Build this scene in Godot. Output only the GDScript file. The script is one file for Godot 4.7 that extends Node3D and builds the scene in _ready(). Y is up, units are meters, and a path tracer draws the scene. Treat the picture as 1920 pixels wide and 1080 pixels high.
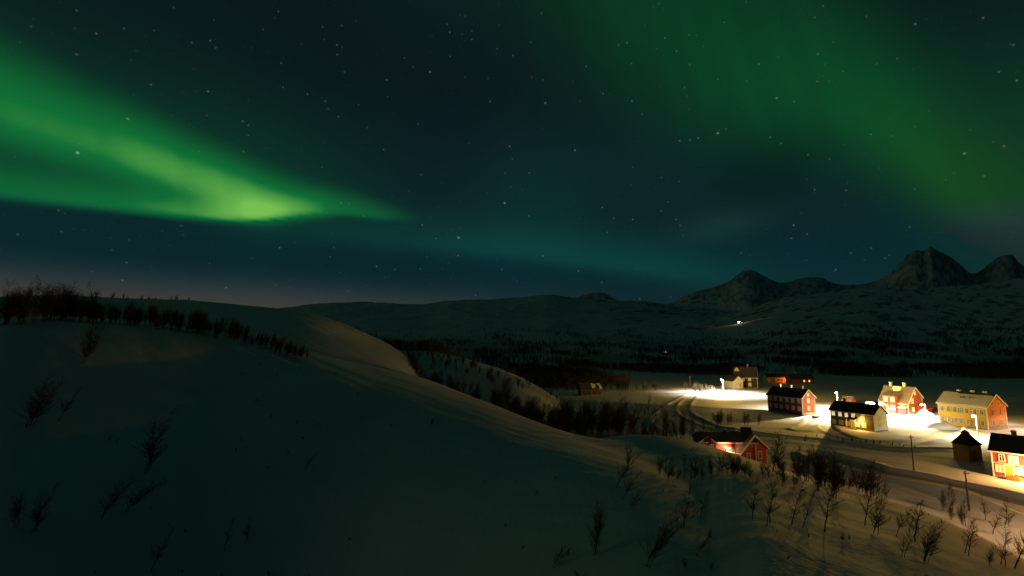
extends Node3D
# A snowed-in valley village at night under northern lights. Units are metres, y is up, the valley floor is near y = 0
# and the photographer stands on a snow slope with the lens at (0, 21, 0), looking towards -z.

const EYE := 21.0

var rng := RandomNumberGenerator.new()
var rough_noise := FastNoiseLite.new()
var drift_noise := FastNoiseLite.new()
var rock_noise := FastNoiseLite.new()
var mats := {}

# ------------------------------------------------------------------ the scene

const SNOW := 0.53
const SKY_GAIN := 1.0
const STAR_GAIN := 1.0
const LAMP_GAIN := 1.0
const STARS := [[-43.4, 16.9, 0.90], [-40.1, 20.8, 0.60], [-38.6, 24.2, 0.50], [-30.0, 22.6, 0.45], [-27.8, 33.6, 0.35], [-21.3, 31.1, 0.50], [-20.8, 31.9, 0.35], [-21.0, 33.8, 0.40], [-10.3, 30.8, 0.60], [-12.4, 31.1, 0.30], [-6.5, 12.9, 0.80], [-0.9, 17.0, 0.80], [-26.2, 10.6, 0.50], [-35.2, 11.8, 0.40], [-43.7, 11.6, 0.25], [-40.3, 8.8, 0.30], [-43.8, 10.0, 0.35], [-1.2, 9.2, 0.40], [0.2, 8.1, 0.25], [7.8, 22.8, 0.60], [17.7, 15.3, 0.50], [24.2, 22.9, 0.80], [25.1, 23.2, 0.35], [29.4, 21.6, 0.50], [30.4, 20.8, 0.50], [17.9, 19.0, 0.35], [14.6, 20.4, 0.30], [11.5, 13.3, 0.40], [25.9, 10.1, 0.30], [14.4, 18.5, 0.30], [37.3, 9.4, 0.35], [38.3, 8.3, 0.35], [38.6, 8.6, 0.30], [36.7, 8.3, 0.25], [35.6, 9.1, 0.30], [35.7, 15.2, 0.35], [34.6, 18.4, 0.40], [32.7, 19.2, 0.40], [38.1, 19.9, 0.40], [39.7, 19.4, 0.30], [44.5, 16.6, 0.60], [47.0, 16.5, 0.50], [30.3, 25.2, 0.60], [28.8, 28.7, 0.50], [18.9, 33.0, 0.50], [21.7, 32.8, 0.40], [20.2, 31.6, 0.50], [20.9, 28.0, 0.40], [13.4, 33.1, 0.35], [14.9, 31.2, 0.40], [4.2, 28.0, 0.60], [3.9, 30.4, 0.35], [2.4, 34.1, 0.40], [3.8, 36.7, 0.40], [-5.1, 34.2, 0.40], [-5.1, 35.0, 0.35], [-1.9, 33.4, 0.40], [-7.9, 32.5, 0.40], [-2.8, 28.2, 0.50], [-8.3, 35.5, 0.40], [-15.3, 27.8, 0.30], [-18.7, 26.6, 0.35], [-20.4, 29.6, 0.35], [-33.5, 29.0, 0.40], [-35.6, 28.8, 0.40], [-37.4, 31.2, 0.35], [-29.2, 31.7, 0.40], [-23.1, 33.3, 0.40], [-30.3, 20.0, 0.50], [-29.9, 21.7, 0.35], [-34.8, 15.5, 0.40], [-17.5, 24.4, 0.30], [46.7, 26.8, 0.50], [34.3, 31.3, 0.40], [38.6, 30.0, 0.30], [48.3, 24.0, 0.45], [48.1, 24.1, 0.35], [39.1, 25.9, 0.30], [34.1, 25.8, 0.45], [31.9, 24.5, 0.40], [40.9, 14.3, 0.30], [45.6, 14.4, 0.40], [41.4, 19.7, 0.30], [46.4, 17.0, 0.30], [43.1, 14.6, 0.30], [-43.0, 27.0, 0.50], [-41.1, 28.2, 0.35], [-38.8, 28.8, 0.35], [-47.2, 25.9, 0.30], [-47.8, 24.5, 0.25]]


func _ready() -> void:
	var cam := Camera3D.new()
	cam.name = "camera"
	cam.position = Vector3(0, EYE, 0)
	cam.rotation_degrees = Vector3(6.97, 0, 0)
	cam.fov = 61.93
	cam.near = 0.1
	cam.far = 20000.0
	add_child(cam)
	cam.current = true
	# faint moonlight spread by thin cloud low behind the hill on the west side
	var moon := DirectionalLight3D.new()
	moon.name = "moonlight"
	moon.light_color = Color(1.0, 1.0, 0.86)
	moon.light_energy = 0.018
	moon.light_angular_distance = 22.0
	moon.rotation_degrees = Vector3(-9, -85, 0)
	moon.shadow_enabled = true
	add_child(moon)
	var env := Environment.new()
	env.background_mode = Environment.BG_SKY
	var sky := Sky.new()
	sky.sky_material = build_sky()
	env.sky = sky
	env.background_energy_multiplier = 1.0
	env.ambient_light_source = Environment.AMBIENT_SOURCE_SKY
	env.tonemap_mode = Environment.TONE_MAPPER_LINEAR
	env.tonemap_exposure = 1.0
	env.sdfgi_enabled = true
	env.ssao_enabled = true
	env.ssil_enabled = true
	var we := WorldEnvironment.new()
	we.name = "world_environment"
	we.environment = env
	add_child(we)
	build_materials()
	build_noise()
	land_tables()
	lay_tracks()
	build_land()
	build_village()
	plant_all()


# ------------------------------------------------------------------ sky

func lin(r: float, g: float, b: float) -> Vector3:
	var c := Color(r / 255.0, g / 255.0, b / 255.0).srgb_to_linear()
	return Vector3(c.r, c.g, c.b)


# Reads a list of [position, value, value ...] rows at x with smooth steps between the rows.
func along(rows: Array, x: float) -> Array:
	if x <= rows[0][0]:
		return rows[0].slice(1)
	for i in range(1, rows.size()):
		if x < rows[i][0]:
			var t: float = (x - rows[i - 1][0]) / (rows[i][0] - rows[i - 1][0])
			var out := []
			for k in range(1, rows[i].size()):
				out.append(lerpf(rows[i - 1][k], rows[i][k], t))
			return out
	return rows[-1].slice(1)


# A softened look-up of the same rows, averaged over a few degrees.
func soft(rows: Array, x: float, w: float) -> Array:
	var a := along(rows, x - w)
	var b := along(rows, x)
	var c := along(rows, x + w)
	var out := []
	for k in a.size():
		out.append(0.25 * a[k] + 0.5 * b[k] + 0.25 * c[k])
	return out


func bump(d: float, below: float, above: float) -> float:
	var t := d / (above if d > 0.0 else below)
	return exp(-t * t)


func build_sky() -> PanoramaSkyMaterial:
	var w := 1024
	var h := 512
	var data := PackedFloat32Array()
	data.resize(w * h * 3)
	var rays := FastNoiseLite.new()
	rays.seed = 14
	rays.frequency = 0.07
	rays.fractal_octaves = 3
	var veil := FastNoiseLite.new()
	veil.seed = 5
	veil.frequency = 0.035
	veil.fractal_octaves = 3
	# bearing, elevation, strength, softness below, softness above (degrees): curtains of the northern lights
	var streak := [[-180, 30, 0.0, 3, 6], [-120, 31, 0.10, 3, 6], [-75, 25, 0.36, 2.4, 5.0], [-54, 19.5, 0.56, 2.6, 4.6], [-47, 18.6, 0.61, 2.5, 4.0], [-42, 18.0, 0.67, 2.4, 3.6], [-37, 17.1, 0.80, 2.25, 3.2], [-32, 15.9, 0.97, 2.1, 3.0], [-28, 14.9, 1.0, 1.7, 2.8], [-24, 14.9, 0.74, 0.9, 2.3], [-20, 15.3, 0.46, 0.6, 2.0], [-16, 15.0, 0.28, 0.5, 1.6], [-12, 14.9, 0.07, 0.5, 1.3], [-7, 14.6, 0.0, 0.5, 1.2], [180, 14, 0.0, 1, 1]]
	var hem := [[-180, 16, 0.0, 0.8, 3], [-110, 15, 0.10, 0.8, 3.0], [-70, 12.8, 0.3, 0.8, 2.6], [-49, 12.6, 0.42, 0.7, 2.3], [-44, 12.8, 0.46, 0.65, 2.0], [-40, 13.0, 0.52, 0.6, 1.8], [-35, 13.1, 0.68, 0.55, 1.6], [-31, 13.3, 0.86, 0.5, 1.5], [-27.5, 13.9, 0.72, 0.5, 1.5], [-25, 14.5, 0.25, 0.5, 1.4], [-22, 15, 0.0, 0.5, 1.4], [180, 15, 0.0, 1, 2]]
	var arc := [[-180, 78, 0.06, 20, 20], [-40, 68, 0.10, 16, 20], [-8, 57, 0.14, 14, 20], [6, 45, 0.16, 13, 18], [16, 37, 0.20, 11, 14], [26, 30, 0.22, 9, 12], [34, 25.3, 0.26, 6.6, 9.5], [39, 21.0, 0.30, 5.5, 9], [43, 15.8, 0.31, 5.5, 9.5], [46, 11, 0.30, 5.0, 11], [49, 9, 0.26, 5, 13], [56, 9, 0.18, 6, 17], [80, 12, 0.10, 8, 18], [130, 20, 0.05, 12, 20], [180, 40, 0.0, 20, 20]]
	var low := [[-180, 9, 0.0, 1.5, 3], [-30, 13, 0.02, 1.5, 2.4], [-15, 12.4, 0.13, 1.2, 3.0], [2, 11.3, 0.20, 1.2, 3.6], [12, 9.7, 0.20, 1.3, 3.2], [19, 8.6, 0.20, 1.4, 2.6], [24, 7.6, 0.14, 1.8, 2.4], [30, 7, 0.02, 2, 2], [180, 7, 0.0, 2, 2]]
	var c_hi := lin(11, 24, 28)
	var c_mid := lin(12, 33, 37)
	var c_low := lin(10, 38, 43)
	var c_rim := lin(30, 50, 56)
	var c_edge := lin(66, 62, 56)
	var g_dim := lin(2, 92, 36)
	var g_mid := lin(14, 130, 44)
	var g_hot := lin(132, 176, 66)
	var g_arc := lin(16, 112, 50)
	var g_olive := lin(38, 112, 26)
	for x in w:
		var az := (float(x) + 0.5) / w * 360.0
		az -= 360.0 if az > 180.0 else 0.0
		var s := soft(streak, az, 1.5)
		var b := soft(hem, az, 1.5)
		var a := soft(arc, az, 3.0)
		var l := soft(low, az, 3.0)
		var west := smoothstep(16.0, -34.0, az) * smoothstep(-150.0, -60.0, az)
		for y in range(0, h / 2 + 6):
			var el := 90.0 - (float(y) + 0.5) / h * 180.0
			var c := c_hi
			if el < 16.0:
				c = c_mid.lerp(c_low, smoothstep(16.0, 9.0, el))
			else:
				c = c_hi.lerp(c_mid, smoothstep(30.0, 16.0, el))
			var dusk := smoothstep(8.4, 3.6, el)
			c = c.lerp(c_rim, smoothstep(9.0, 5.0, el) * (0.1 + 0.9 * west))
			c = c.lerp(c_edge, dusk * dusk * (0.02 + 0.98 * west) * 0.92)
			var p := Vector3(cos(deg_to_rad(el)) * sin(deg_to_rad(az)), sin(deg_to_rad(el)), cos(deg_to_rad(el)) * cos(deg_to_rad(az))) * 55.0
			var v := 1.0 + 0.42 * veil.get_noise_3d(p.x, p.y * 0.5, p.z)
			var ray := 1.0 + 0.2 * rays.get_noise_2d(az * 3.0 + el * 0.7, el * 0.12)
			# the bright curtain towards the west
			var i1: float = s[1] * bump(el - s[0], s[2], s[3]) + b[1] * bump(el - b[0], b[2], b[3])
			i1 *= lerpf(1.0, v, 0.35) * lerpf(1.0, ray, 0.5)
			var glow: float = s[1] * bump(el - s[0], 3.0, 9.5) * 0.2
			c += g_dim * (glow + minf(i1, 0.35) * 0.55) + g_mid * clampf(i1 - 0.05, 0.0, 0.75) * 0.85 + g_hot * pow(clampf((i1 - 0.58) / 0.62, 0.0, 1.2), 1.2) * 0.6
			# the wide arc over the mountains, olive where it nears them
			var i2: float = a[1] * bump(el - a[0], a[2], a[3]) * v * ray * 1.5
			i2 *= smoothstep(1.0, 12.0, el + 2.0 * veil.get_noise_1d(az * 3.0))
			var warm := smoothstep(30.0, 46.0, az) * smoothstep(28.0, 12.0, el)
			c = c * (1.0 - 0.5 * minf(i2 * 2.0, 1.0)) + g_arc.lerp(g_olive, warm) * i2 * 0.66
			# thin low veil and a faint teal patch in the middle of the view
			c += lin(10, 92, 76) * l[1] * bump(el - l[0], l[2], l[3]) * 1.1
			c += lin(2, 70, 60) * 0.1 * bump((az - 5.0) / 12.0, 1.0, 1.0) * bump(el - 18.0, 7.0, 8.0) * v
			c += lin(30, 60, 48) * 0.26 * bump((az - 24.0) / 5.0, 1.0, 1.0) * bump(el - 13.0 - 0.12 * (az - 24.0), 1.5, 2.0)
			# a dark hollow inside the arc
			c *= 1.0 - 0.32 * bump((az - 29.0) / 6.0, 1.0, 1.0) * bump(el - 18.5, 4.0, 3.2)
			c *= lerpf(1.0, v, 0.25)
			# low down the green is soaked up by the air
			if el < 13.0:
				var take := smoothstep(13.0, 10.0, el)
				var g := c.y * lerpf(0.86, 0.74, smoothstep(30.0, 45.0, az))
				var olive := 0.25 * smoothstep(36.0, 47.0, az)
				if g > 1.06 * maxf(c.x, c.z):
					c = c.lerp(Vector3(lerpf(c.x, g / 1.06, olive), g, lerpf(g / 1.06, c.z, olive)), take)
			c *= SKY_GAIN
			var at := (y * w + x) * 3
			data[at] = c.x
			data[at + 1] = c.y
			data[at + 2] = c.z
	var im := Image.create_from_data(w, h, false, Image.FORMAT_RGBF, data.to_byte_array())
	im.resize(4096, 2048, Image.INTERPOLATE_CUBIC)
	add_stars(im)
	var sky := PanoramaSkyMaterial.new()
	sky.panorama = ImageTexture.create_from_image(im)
	return sky


func star(im: Image, az: float, el: float, power: float, tint: Color, wide := 0.0) -> void:
	var px := int(fposmod(az, 360.0) / 360.0 * im.get_width())
	var py := int((90.0 - el) / 180.0 * im.get_height())
	var spots := [[0, 0, 1.0]]
	if wide > 0.0:
		spots += [[1, 0, wide], [-1, 0, wide * 0.5], [0, 1, wide * 0.35]]
	for s in spots:
		var qx := posmod(px + int(s[0]), im.get_width())
		var qy: int = clampi(py + int(s[1]), 0, im.get_height() - 1)
		var old := im.get_pixel(qx, qy)
		im.set_pixel(qx, qy, old + tint * (power * float(s[2])))


func add_stars(im: Image) -> void:
	rng.seed = 411
	for i in 6500:
		var el := rad_to_deg(asin(rng.randf_range(0.05, 1.0)))
		var az := rng.randf_range(-180.0, 180.0)
		var m := pow(rng.randf(), 4.0)
		var warm := rng.randf()
		var tint := Color(0.75, 0.92, 1.0).lerp(Color(1.0, 0.88, 0.74), warm * warm)
		star(im, az, el, (0.010 + 0.26 * m * m * m) * STAR_GAIN, tint, 0.0)
	# the brighter ones by bearing and elevation
	for b in STARS:
		star(im, b[0], b[1], b[2] * b[2] * 0.68 * STAR_GAIN, Color(0.9, 0.97, 1.0), 0.35 if b[2] > 0.55 else 0.0)


# ------------------------------------------------------------------ the lie of the land

const Q_MOST := 1.9
var column := -99.0
var slope := {}
var reach := {}
var k1 := 0.0
var d1 := 0.0
var h1 := 0.0
var h2 := 0.0
var k2 := 0.0
var d2 := 0.0
var k3 := 0.0
var d3 := 0.0
var k4 := 0.0
var d4 := 0.0
var kf := 0.0
var km := 0.0
var kp := 0.0
var kl := 0.0
var track_near := PackedFloat32Array()
var track_kind := PackedByteArray()
const TRACK_STEP := 0.5
const TRACK_W := 520
const TRACK_H := 560


# Rows of [bearing tangent, value] as an evenly stepped table with smooth (Hermite) joins.
func table(rows: Array) -> PackedFloat32Array:
	var out := PackedFloat32Array()
	var n := rows.size()
	var tangents := PackedFloat32Array()
	for i in n:
		var a: Array = rows[maxi(i - 1, 0)]
		var b: Array = rows[mini(i + 1, n - 1)]
		tangents.append((b[1] - a[1]) / maxf(b[0] - a[0], 0.0001))
	var i := 0
	for k in 801:
		var q := (k - 400) / 400.0 * 2.0
		while i < n - 2 and q > rows[i + 1][0]:
			i += 1
		var w: float = rows[i + 1][0] - rows[i][0]
		var t := clampf((q - rows[i][0]) / w, 0.0, 1.0)
		var h00 := 2.0 * t * t * t - 3.0 * t * t + 1.0
		var h10 := t * t * t - 2.0 * t * t + t
		var h01 := -2.0 * t * t * t + 3.0 * t * t
		var h11 := t * t * t - t * t
		out.append(h00 * rows[i][1] + h10 * w * tangents[i] + h01 * rows[i + 1][1] + h11 * w * tangents[i + 1])
	return out


func read(t: PackedFloat32Array, q: float) -> float:
	var f := clampf(q * 200.0 + 400.0, 0.0, 799.99)
	var i := int(f)
	return lerpf(t[i], t[i + 1], f - i)


func land_tables() -> void:
	var near_slope = table([[-2.049, -0.0109], [-1.394, 0.0275], [-1.066, 0.0551], [-0.922, 0.0551], [-0.732, 0.0418], [-0.597, 0.0198], [-0.430, -0.0077], [-0.330, -0.0284], [-0.208, -0.0576], [-0.087, -0.0995], [0.043, -0.1504], [0.151, -0.1882], [0.236, -0.2184], [0.300, -0.2463], [0.362, -0.2802], [0.466, -0.3309], [0.568, -0.3810], [0.769, -0.4744], [1.258, -0.6547], [1.833, -0.7911]])
	var near_reach = table([[-2.051, 60], [-1.059, 72], [-0.728, 86], [-0.430, 98], [-0.210, 100], [0.044, 76], [0.243, 58], [0.375, 46], [0.596, 34], [0.816, 28], [1.368, 22], [2.029, 18]])
	var shelf_slope = table([[-1.887, -0.6547], [-0.269, -0.5131], [-0.064, -0.3259], [0.097, -0.2080], [0.205, -0.1799], [0.302, -0.1799], [0.377, -0.1945], [0.514, -0.2360], [0.619, -0.2689], [0.723, -0.2944], [0.806, -0.3168], [0.887, -0.3510], [1.006, -0.4107], [1.277, -0.5418], [1.856, -0.7007]])
	var shelf_reach = table([[-2.051, 100], [-0.287, 90], [0.099, 84], [0.210, 82], [0.386, 77], [0.529, 70], [0.750, 61], [0.926, 53], [1.059, 47], [1.368, 38], [2.029, 28]])
	var shoulder_slope = table([[-2.076, 0.0997], [-1.072, 0.1042], [-0.961, 0.1065], [-0.793, 0.0997], [-0.681, 0.0964], [-0.568, 0.0874], [-0.490, 0.0796], [-0.400, 0.0640], [-0.310, 0.0308], [-0.243, -0.0022], [-0.203, -0.0392], [-0.174, -0.0974], [-0.119, -0.1715], [0.043, -0.2853], [1.890, -0.5608]])
	var shoulder_reach = table([[-2.051, 150], [-1.059, 150], [-0.618, 170], [-0.397, 180], [-0.204, 195], [0.044, 210], [2.029, 210]])
	var knoll_slope = table([[-2.040, -0.0436], [-0.505, -0.0327], [-0.286, -0.0087], [-0.198, -0.0077], [-0.143, -0.0131], [-0.066, -0.0327], [0.000, -0.0544], [0.055, -0.0824], [0.109, -0.1208], [0.173, -0.1820], [0.361, -0.3158], [1.890, -0.5608]])
	var knoll_reach = table([[-2.051, 260], [-0.199, 260], [-0.066, 235], [0.055, 205], [0.176, 190], [2.029, 190]])
	var far_slope = table([[-2.068, 0.0662], [-1.067, 0.0662], [-0.734, 0.0718], [-0.490, 0.0807], [-0.401, 0.0908], [-0.290, 0.0930], [-0.190, 0.0885], [-0.123, 0.0964], [0.000, 0.1020], [0.045, 0.1053], [0.078, 0.1087], [0.112, 0.1042], [0.156, 0.0986], [0.234, 0.0975], [0.323, 0.0885], [0.434, 0.0774], [0.711, 0.0551], [2.032, 0.0110]])
	var mesa_slope = table([[-2.054, 0.0110], [0.022, 0.0551], [0.112, 0.0941], [0.145, 0.1087], [0.162, 0.1143], [0.196, 0.1132], [0.218, 0.0997], [0.268, 0.0885], [0.323, 0.0829], [0.378, 0.0551], [2.032, 0.0110]])
	var peak_slope = table([[-2.054, 0.0110], [0.155, 0.0551], [0.267, 0.0718], [0.323, 0.0874], [0.380, 0.1132], [0.420, 0.1234], [0.460, 0.1392], [0.475, 0.1505], [0.489, 0.1585], [0.506, 0.1607], [0.522, 0.1539], [0.539, 0.1437], [0.561, 0.1346], [0.583, 0.1358], [0.606, 0.1426], [0.651, 0.1448], [0.673, 0.1335], [0.717, 0.1290], [0.768, 0.1380], [0.798, 0.1551], [0.823, 0.1790], [0.839, 0.1950], [0.857, 0.2019], [0.876, 0.2019], [0.886, 0.2111], [0.904, 0.2019], [0.925, 0.1904], [0.946, 0.1733], [0.966, 0.1539], [0.990, 0.1607], [1.008, 0.1744], [1.033, 0.1904], [1.061, 0.1927], [1.068, 0.1790], [1.091, 0.1642], [1.232, 0.2019], [1.398, 0.1790], [2.060, 0.1222]])
	var flank_slope = table([[-2.040, -0.0436], [0.154, -0.0218], [0.265, 0.0000], [0.332, 0.0220], [0.399, 0.0496], [0.490, 0.0774], [0.547, 0.0975], [0.603, 0.1087], [0.671, 0.1155], [0.761, 0.1211], [0.828, 0.1211], [0.918, 0.1245], [0.997, 0.1313], [1.077, 0.1426], [1.283, 0.1676], [2.077, 0.1904]])
	var near_drop := table([[-2.0, 26], [-1.0, 27], [-0.6, 29], [-0.4, 29], [-0.2, 22], [0.0, 16.5], [0.15, 12.5], [0.3, 9.5], [0.5, 8], [2.0, 8]])
	var shelf_drop := table([[-2.0, 60], [0.1, 60], [0.25, 50], [0.33, 34], [0.40, 16], [0.46, 10], [0.53, 8], [2.0, 8]])
	slope = {"near": near_slope, "shelf_drop": shelf_drop, "near_drop": near_drop, "shelf": shelf_slope, "shoulder": shoulder_slope, "knoll": knoll_slope, "far": far_slope, "mesa": mesa_slope, "peak": peak_slope, "flank": flank_slope}
	reach = {"near": near_reach, "shelf": shelf_reach, "shoulder": shoulder_reach, "knoll": knoll_reach}


func set_column(q: float) -> void:
	if q == column:
		return
	column = q
	k1 = read(slope.near, q)
	h1 = read(slope.near_drop, q)
	d1 = read(reach.near, q)
	k2 = read(slope.shelf, q)
	h2 = read(slope.shelf_drop, q)
	d2 = read(reach.shelf, q)
	k3 = read(slope.shoulder, q)
	d3 = read(reach.shoulder, q)
	k4 = read(slope.knoll, q)
	d4 = read(reach.knoll, q)
	kf = read(slope.far, q)
	km = read(slope.mesa, q)
	kp = read(slope.peak, q)
	kl = read(slope.flank, q)


func smax(a: float, b: float, k: float) -> float:
	var h := maxf(k - absf(a - b), 0.0) / k
	return maxf(a, b) + h * h * k * 0.25


# A rounded hill whose brow lies at distance d on the line of slope k from the eye.
func brow(k: float, d: float, h: float, s: float, fall: float, bend := 2.0) -> float:
	var t := 1.0 - s / d
	return EYE + k * s - h * (t * t * fall if s > d else pow(t, bend))


func range_height(k: float, s: float, foot: float, top: float, bend: float) -> float:
	var crest := EYE + k * top
	if s >= top:
		return crest - (s - top) * 0.25
	if s <= foot:
		return -20.0
	return crest * pow((s - foot) / (top - foot), bend) - 3.0 * (1.0 - (s - foot) / (top - foot))


var part_of_land := 0   # 0 slope by the camera and its neighbours, 1 valley floor, 2 mountains


func ground(x: float, s: float) -> float:
	var sc := maxf(s, 0.5)
	var q := clampf(x / sc, -Q_MOST, Q_MOST)
	set_column(q)
	var r := sqrt(x * x + s * s)
	var y := -40.0
	part_of_land = 0
	if s < 420.0:
		# wind-packed drifts that run along the fall of the slope
		var al := x * 0.77 - s * 0.64
		var ac := x * 0.64 + s * 0.77
		var wind := drift_noise.get_noise_2d(al * 0.05, ac * 0.3)
		var fine := drift_noise.get_noise_2d(al * 0.25 + 90.0, ac * 1.5)
		var swell := rough_noise.get_noise_2d(x * 0.9, s * 0.9)
		var near := brow(k1, d1, h1, s, 3.0, 1.35 + 0.65 * smoothstep(-0.7, -0.3, q))
		var shelf := brow(k2, d2, h2, s, 3.0)
		y = smax(near, shelf, 4.5)
		y = smax(y, brow(k3, d3, 30.0, s, 2.0), 2.0)
		y = smax(y, brow(k4, d4, 80.0, s, 2.0), 1.5)
		var body := smoothstep(2.0, 14.0, r) * smoothstep(420.0, 250.0, s)
		y += body * (wind * 0.09 + fine * 0.045 * smoothstep(90.0, 30.0, r) + swell * 0.34 * smoothstep(10.0, 45.0, r))
		# the hump the photographer stands on
		y = smax(y, EYE - 1.75 - 0.8 * maxf(r - 0.6, 0.0), 0.6)
		var floor_y := 0.25 * swell + 0.1 * wind
		if s > 40.0:
			floor_y += track_profile(x, s)
		if floor_y > y - 0.1:
			part_of_land = 1
		y = smax(y, floor_y, 1.2)
	else:
		part_of_land = 1
	if s > 330.0:
		var bump_1 := rock_noise.get_noise_2d(x * 0.6, s * 0.6)
		var bump_2 := rock_noise.get_noise_2d(x * 3.1 + 40.0, s * 3.1)
		var rise := smoothstep(380.0, 900.0, s)
		var fy := range_height(kf, s, 430.0, 2300.0, 1.25)
		var my := range_height(km, s, 2300.0, 3300.0, 1.3)
		var ly := range_height(kl, s, 400.0, 1700.0, 1.35)
		var py := range_height(kp, s, 1500.0, 3600.0, 1.5)
		var m := smax(smax(fy, ly, 6.0), smax(my, py, 10.0), 8.0)
		if m > y:
			part_of_land = 2
		var rough := clampf(m / 120.0, 0.0, 1.0) * smoothstep(400.0, 800.0, s)
		var crag := py > ly and py > fy
		m += rough * (bump_1 * 7.0 + bump_2 * (2.5 if not crag else 5.0)) * (0.35 + 0.65 * smoothstep(3600.0, 2600.0, s) if crag else 1.0)
		if crag:
			var gully := absf(rock_noise.get_noise_2d(x * 1.7 + 500.0, s * 0.5))
			m += rough * (gully - 0.2) * 15.0 * smoothstep(3600.0, 3000.0, s)
		y = smax(y if s < 420.0 else 0.3 * rough_noise.get_noise_2d(x, s), m, 4.0) + 0.0 * rise
	return y


func height(x: float, z: float) -> float:
	return ground(x, -z)

# ------------------------------------------------------------------ ploughed roads and paths

# kind 0 main road, 1 village road, 2 footpath bank
var roads := [
	[0, [[59.6, 95.7], [61.5, 89.0], [61.5, 84.5], [63.9, 80.9], [66.7, 76.3], [68.0, 71.8], [67.7, 66.5], [66.3, 59.8]]],
	[1, [[113.1, 269.0], [93.5, 239.4], [79.9, 215.7], [68.0, 190.6], [59.1, 169.4], [54.5, 152.4], [53.3, 137.7], [53.2, 129.6], [55.3, 125.5]]],
	[1, [[88.4, 139.6], [81.2, 126.3], [78.7, 114.1], [86.3, 109.7], [102.6, 118.8], [117.1, 130.4]]],
	[1, [[103.1, 162.4], [81.7, 134.9], [73.7, 126.3]]],
	[3, [[57.2, 123.2], [63.8, 116.1], [70.9, 109.7], [76.5, 104.6], [81.5, 102.5], [91.0, 102.0]]],
	[2, [[89.2, 233.7], [74.0, 211.1], [55.8, 177.0], [44.7, 154.8], [40.4, 143.6], [38.5, 134.9], [38.1, 128.8]]],
]


func lay_tracks() -> void:
	track_near.resize(TRACK_W * TRACK_H)
	track_near.fill(99.0)
	track_kind.resize(TRACK_W * TRACK_H)
	for road in roads:
		var curve := smooth_line(road[1])
		for p in curve:
			var cx := int(p.x / TRACK_STEP)
			var cy := int((p.y - 40.0) / TRACK_STEP)
			for j in range(-11, 12):
				for i in range(-11, 12):
					var gx := cx + i
					var gy := cy + j
					if gx < 0 or gy < 0 or gx >= TRACK_W or gy >= TRACK_H:
						continue
					var d := Vector2(gx * TRACK_STEP, gy * TRACK_STEP + 40.0).distance_to(p)
					if d < track_near[gy * TRACK_W + gx]:
						track_near[gy * TRACK_W + gx] = d
						track_kind[gy * TRACK_W + gx] = road[0]


func smooth_line(points: Array) -> PackedVector2Array:
	var c := Curve2D.new()
	for i in points.size():
		var p := Vector2(points[i][0], points[i][1])
		var a := Vector2(points[maxi(i - 1, 0)][0], points[maxi(i - 1, 0)][1])
		var b := Vector2(points[mini(i + 1, points.size() - 1)][0], points[mini(i + 1, points.size() - 1)][1])
		c.add_point(p, (a - b) / 6.0, (b - a) / 6.0)
	c.bake_interval = 0.4
	return c.get_baked_points()


func track_at(x: float, s: float) -> Vector2:
	var fx := x / TRACK_STEP
	var fy := (s - 40.0) / TRACK_STEP
	var i := int(fx)
	var j := int(fy)
	if x < 0.0 or s < 40.0 or i >= TRACK_W - 1 or j >= TRACK_H - 1:
		return Vector2(99.0, 0)
	var a := j * TRACK_W + i
	var u := fx - i
	var v := fy - j
	var d := lerpf(lerpf(track_near[a], track_near[a + 1], u), lerpf(track_near[a + TRACK_W], track_near[a + TRACK_W + 1], u), v)
	return Vector2(d, track_kind[a])


func track_profile(x: float, s: float) -> float:
	var t := track_at(x, s)
	if t.x > 6.0:
		return 0.0
	var n := 0.75 + 0.5 * rough_noise.get_noise_2d(x * 2.5, s * 2.5)
	if t.y < 0.5:
		return -0.25 * smoothstep(2.7, 2.0, t.x) + 0.6 * n * bump(t.x - 3.6, 0.8, 1.2)
	if t.y < 1.5:
		return -0.16 * smoothstep(1.7, 1.2, t.x) + 0.28 * n * bump(t.x - 2.3, 0.6, 0.8)
	if t.y > 2.5:
		return -0.45 * bump(t.x, 0.7, 0.7) + 0.3 * n * bump(t.x - 1.6, 0.6, 0.8)
	return 0.4 * n * bump(t.x, 0.6, 0.6)


func build_noise() -> void:
	rough_noise.seed = 3
	rough_noise.frequency = 0.03
	rough_noise.fractal_octaves = 3
	drift_noise.seed = 8
	drift_noise.frequency = 0.5
	drift_noise.fractal_octaves = 3
	rock_noise.seed = 21
	rock_noise.frequency = 0.006
	rock_noise.fractal_octaves = 4


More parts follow.
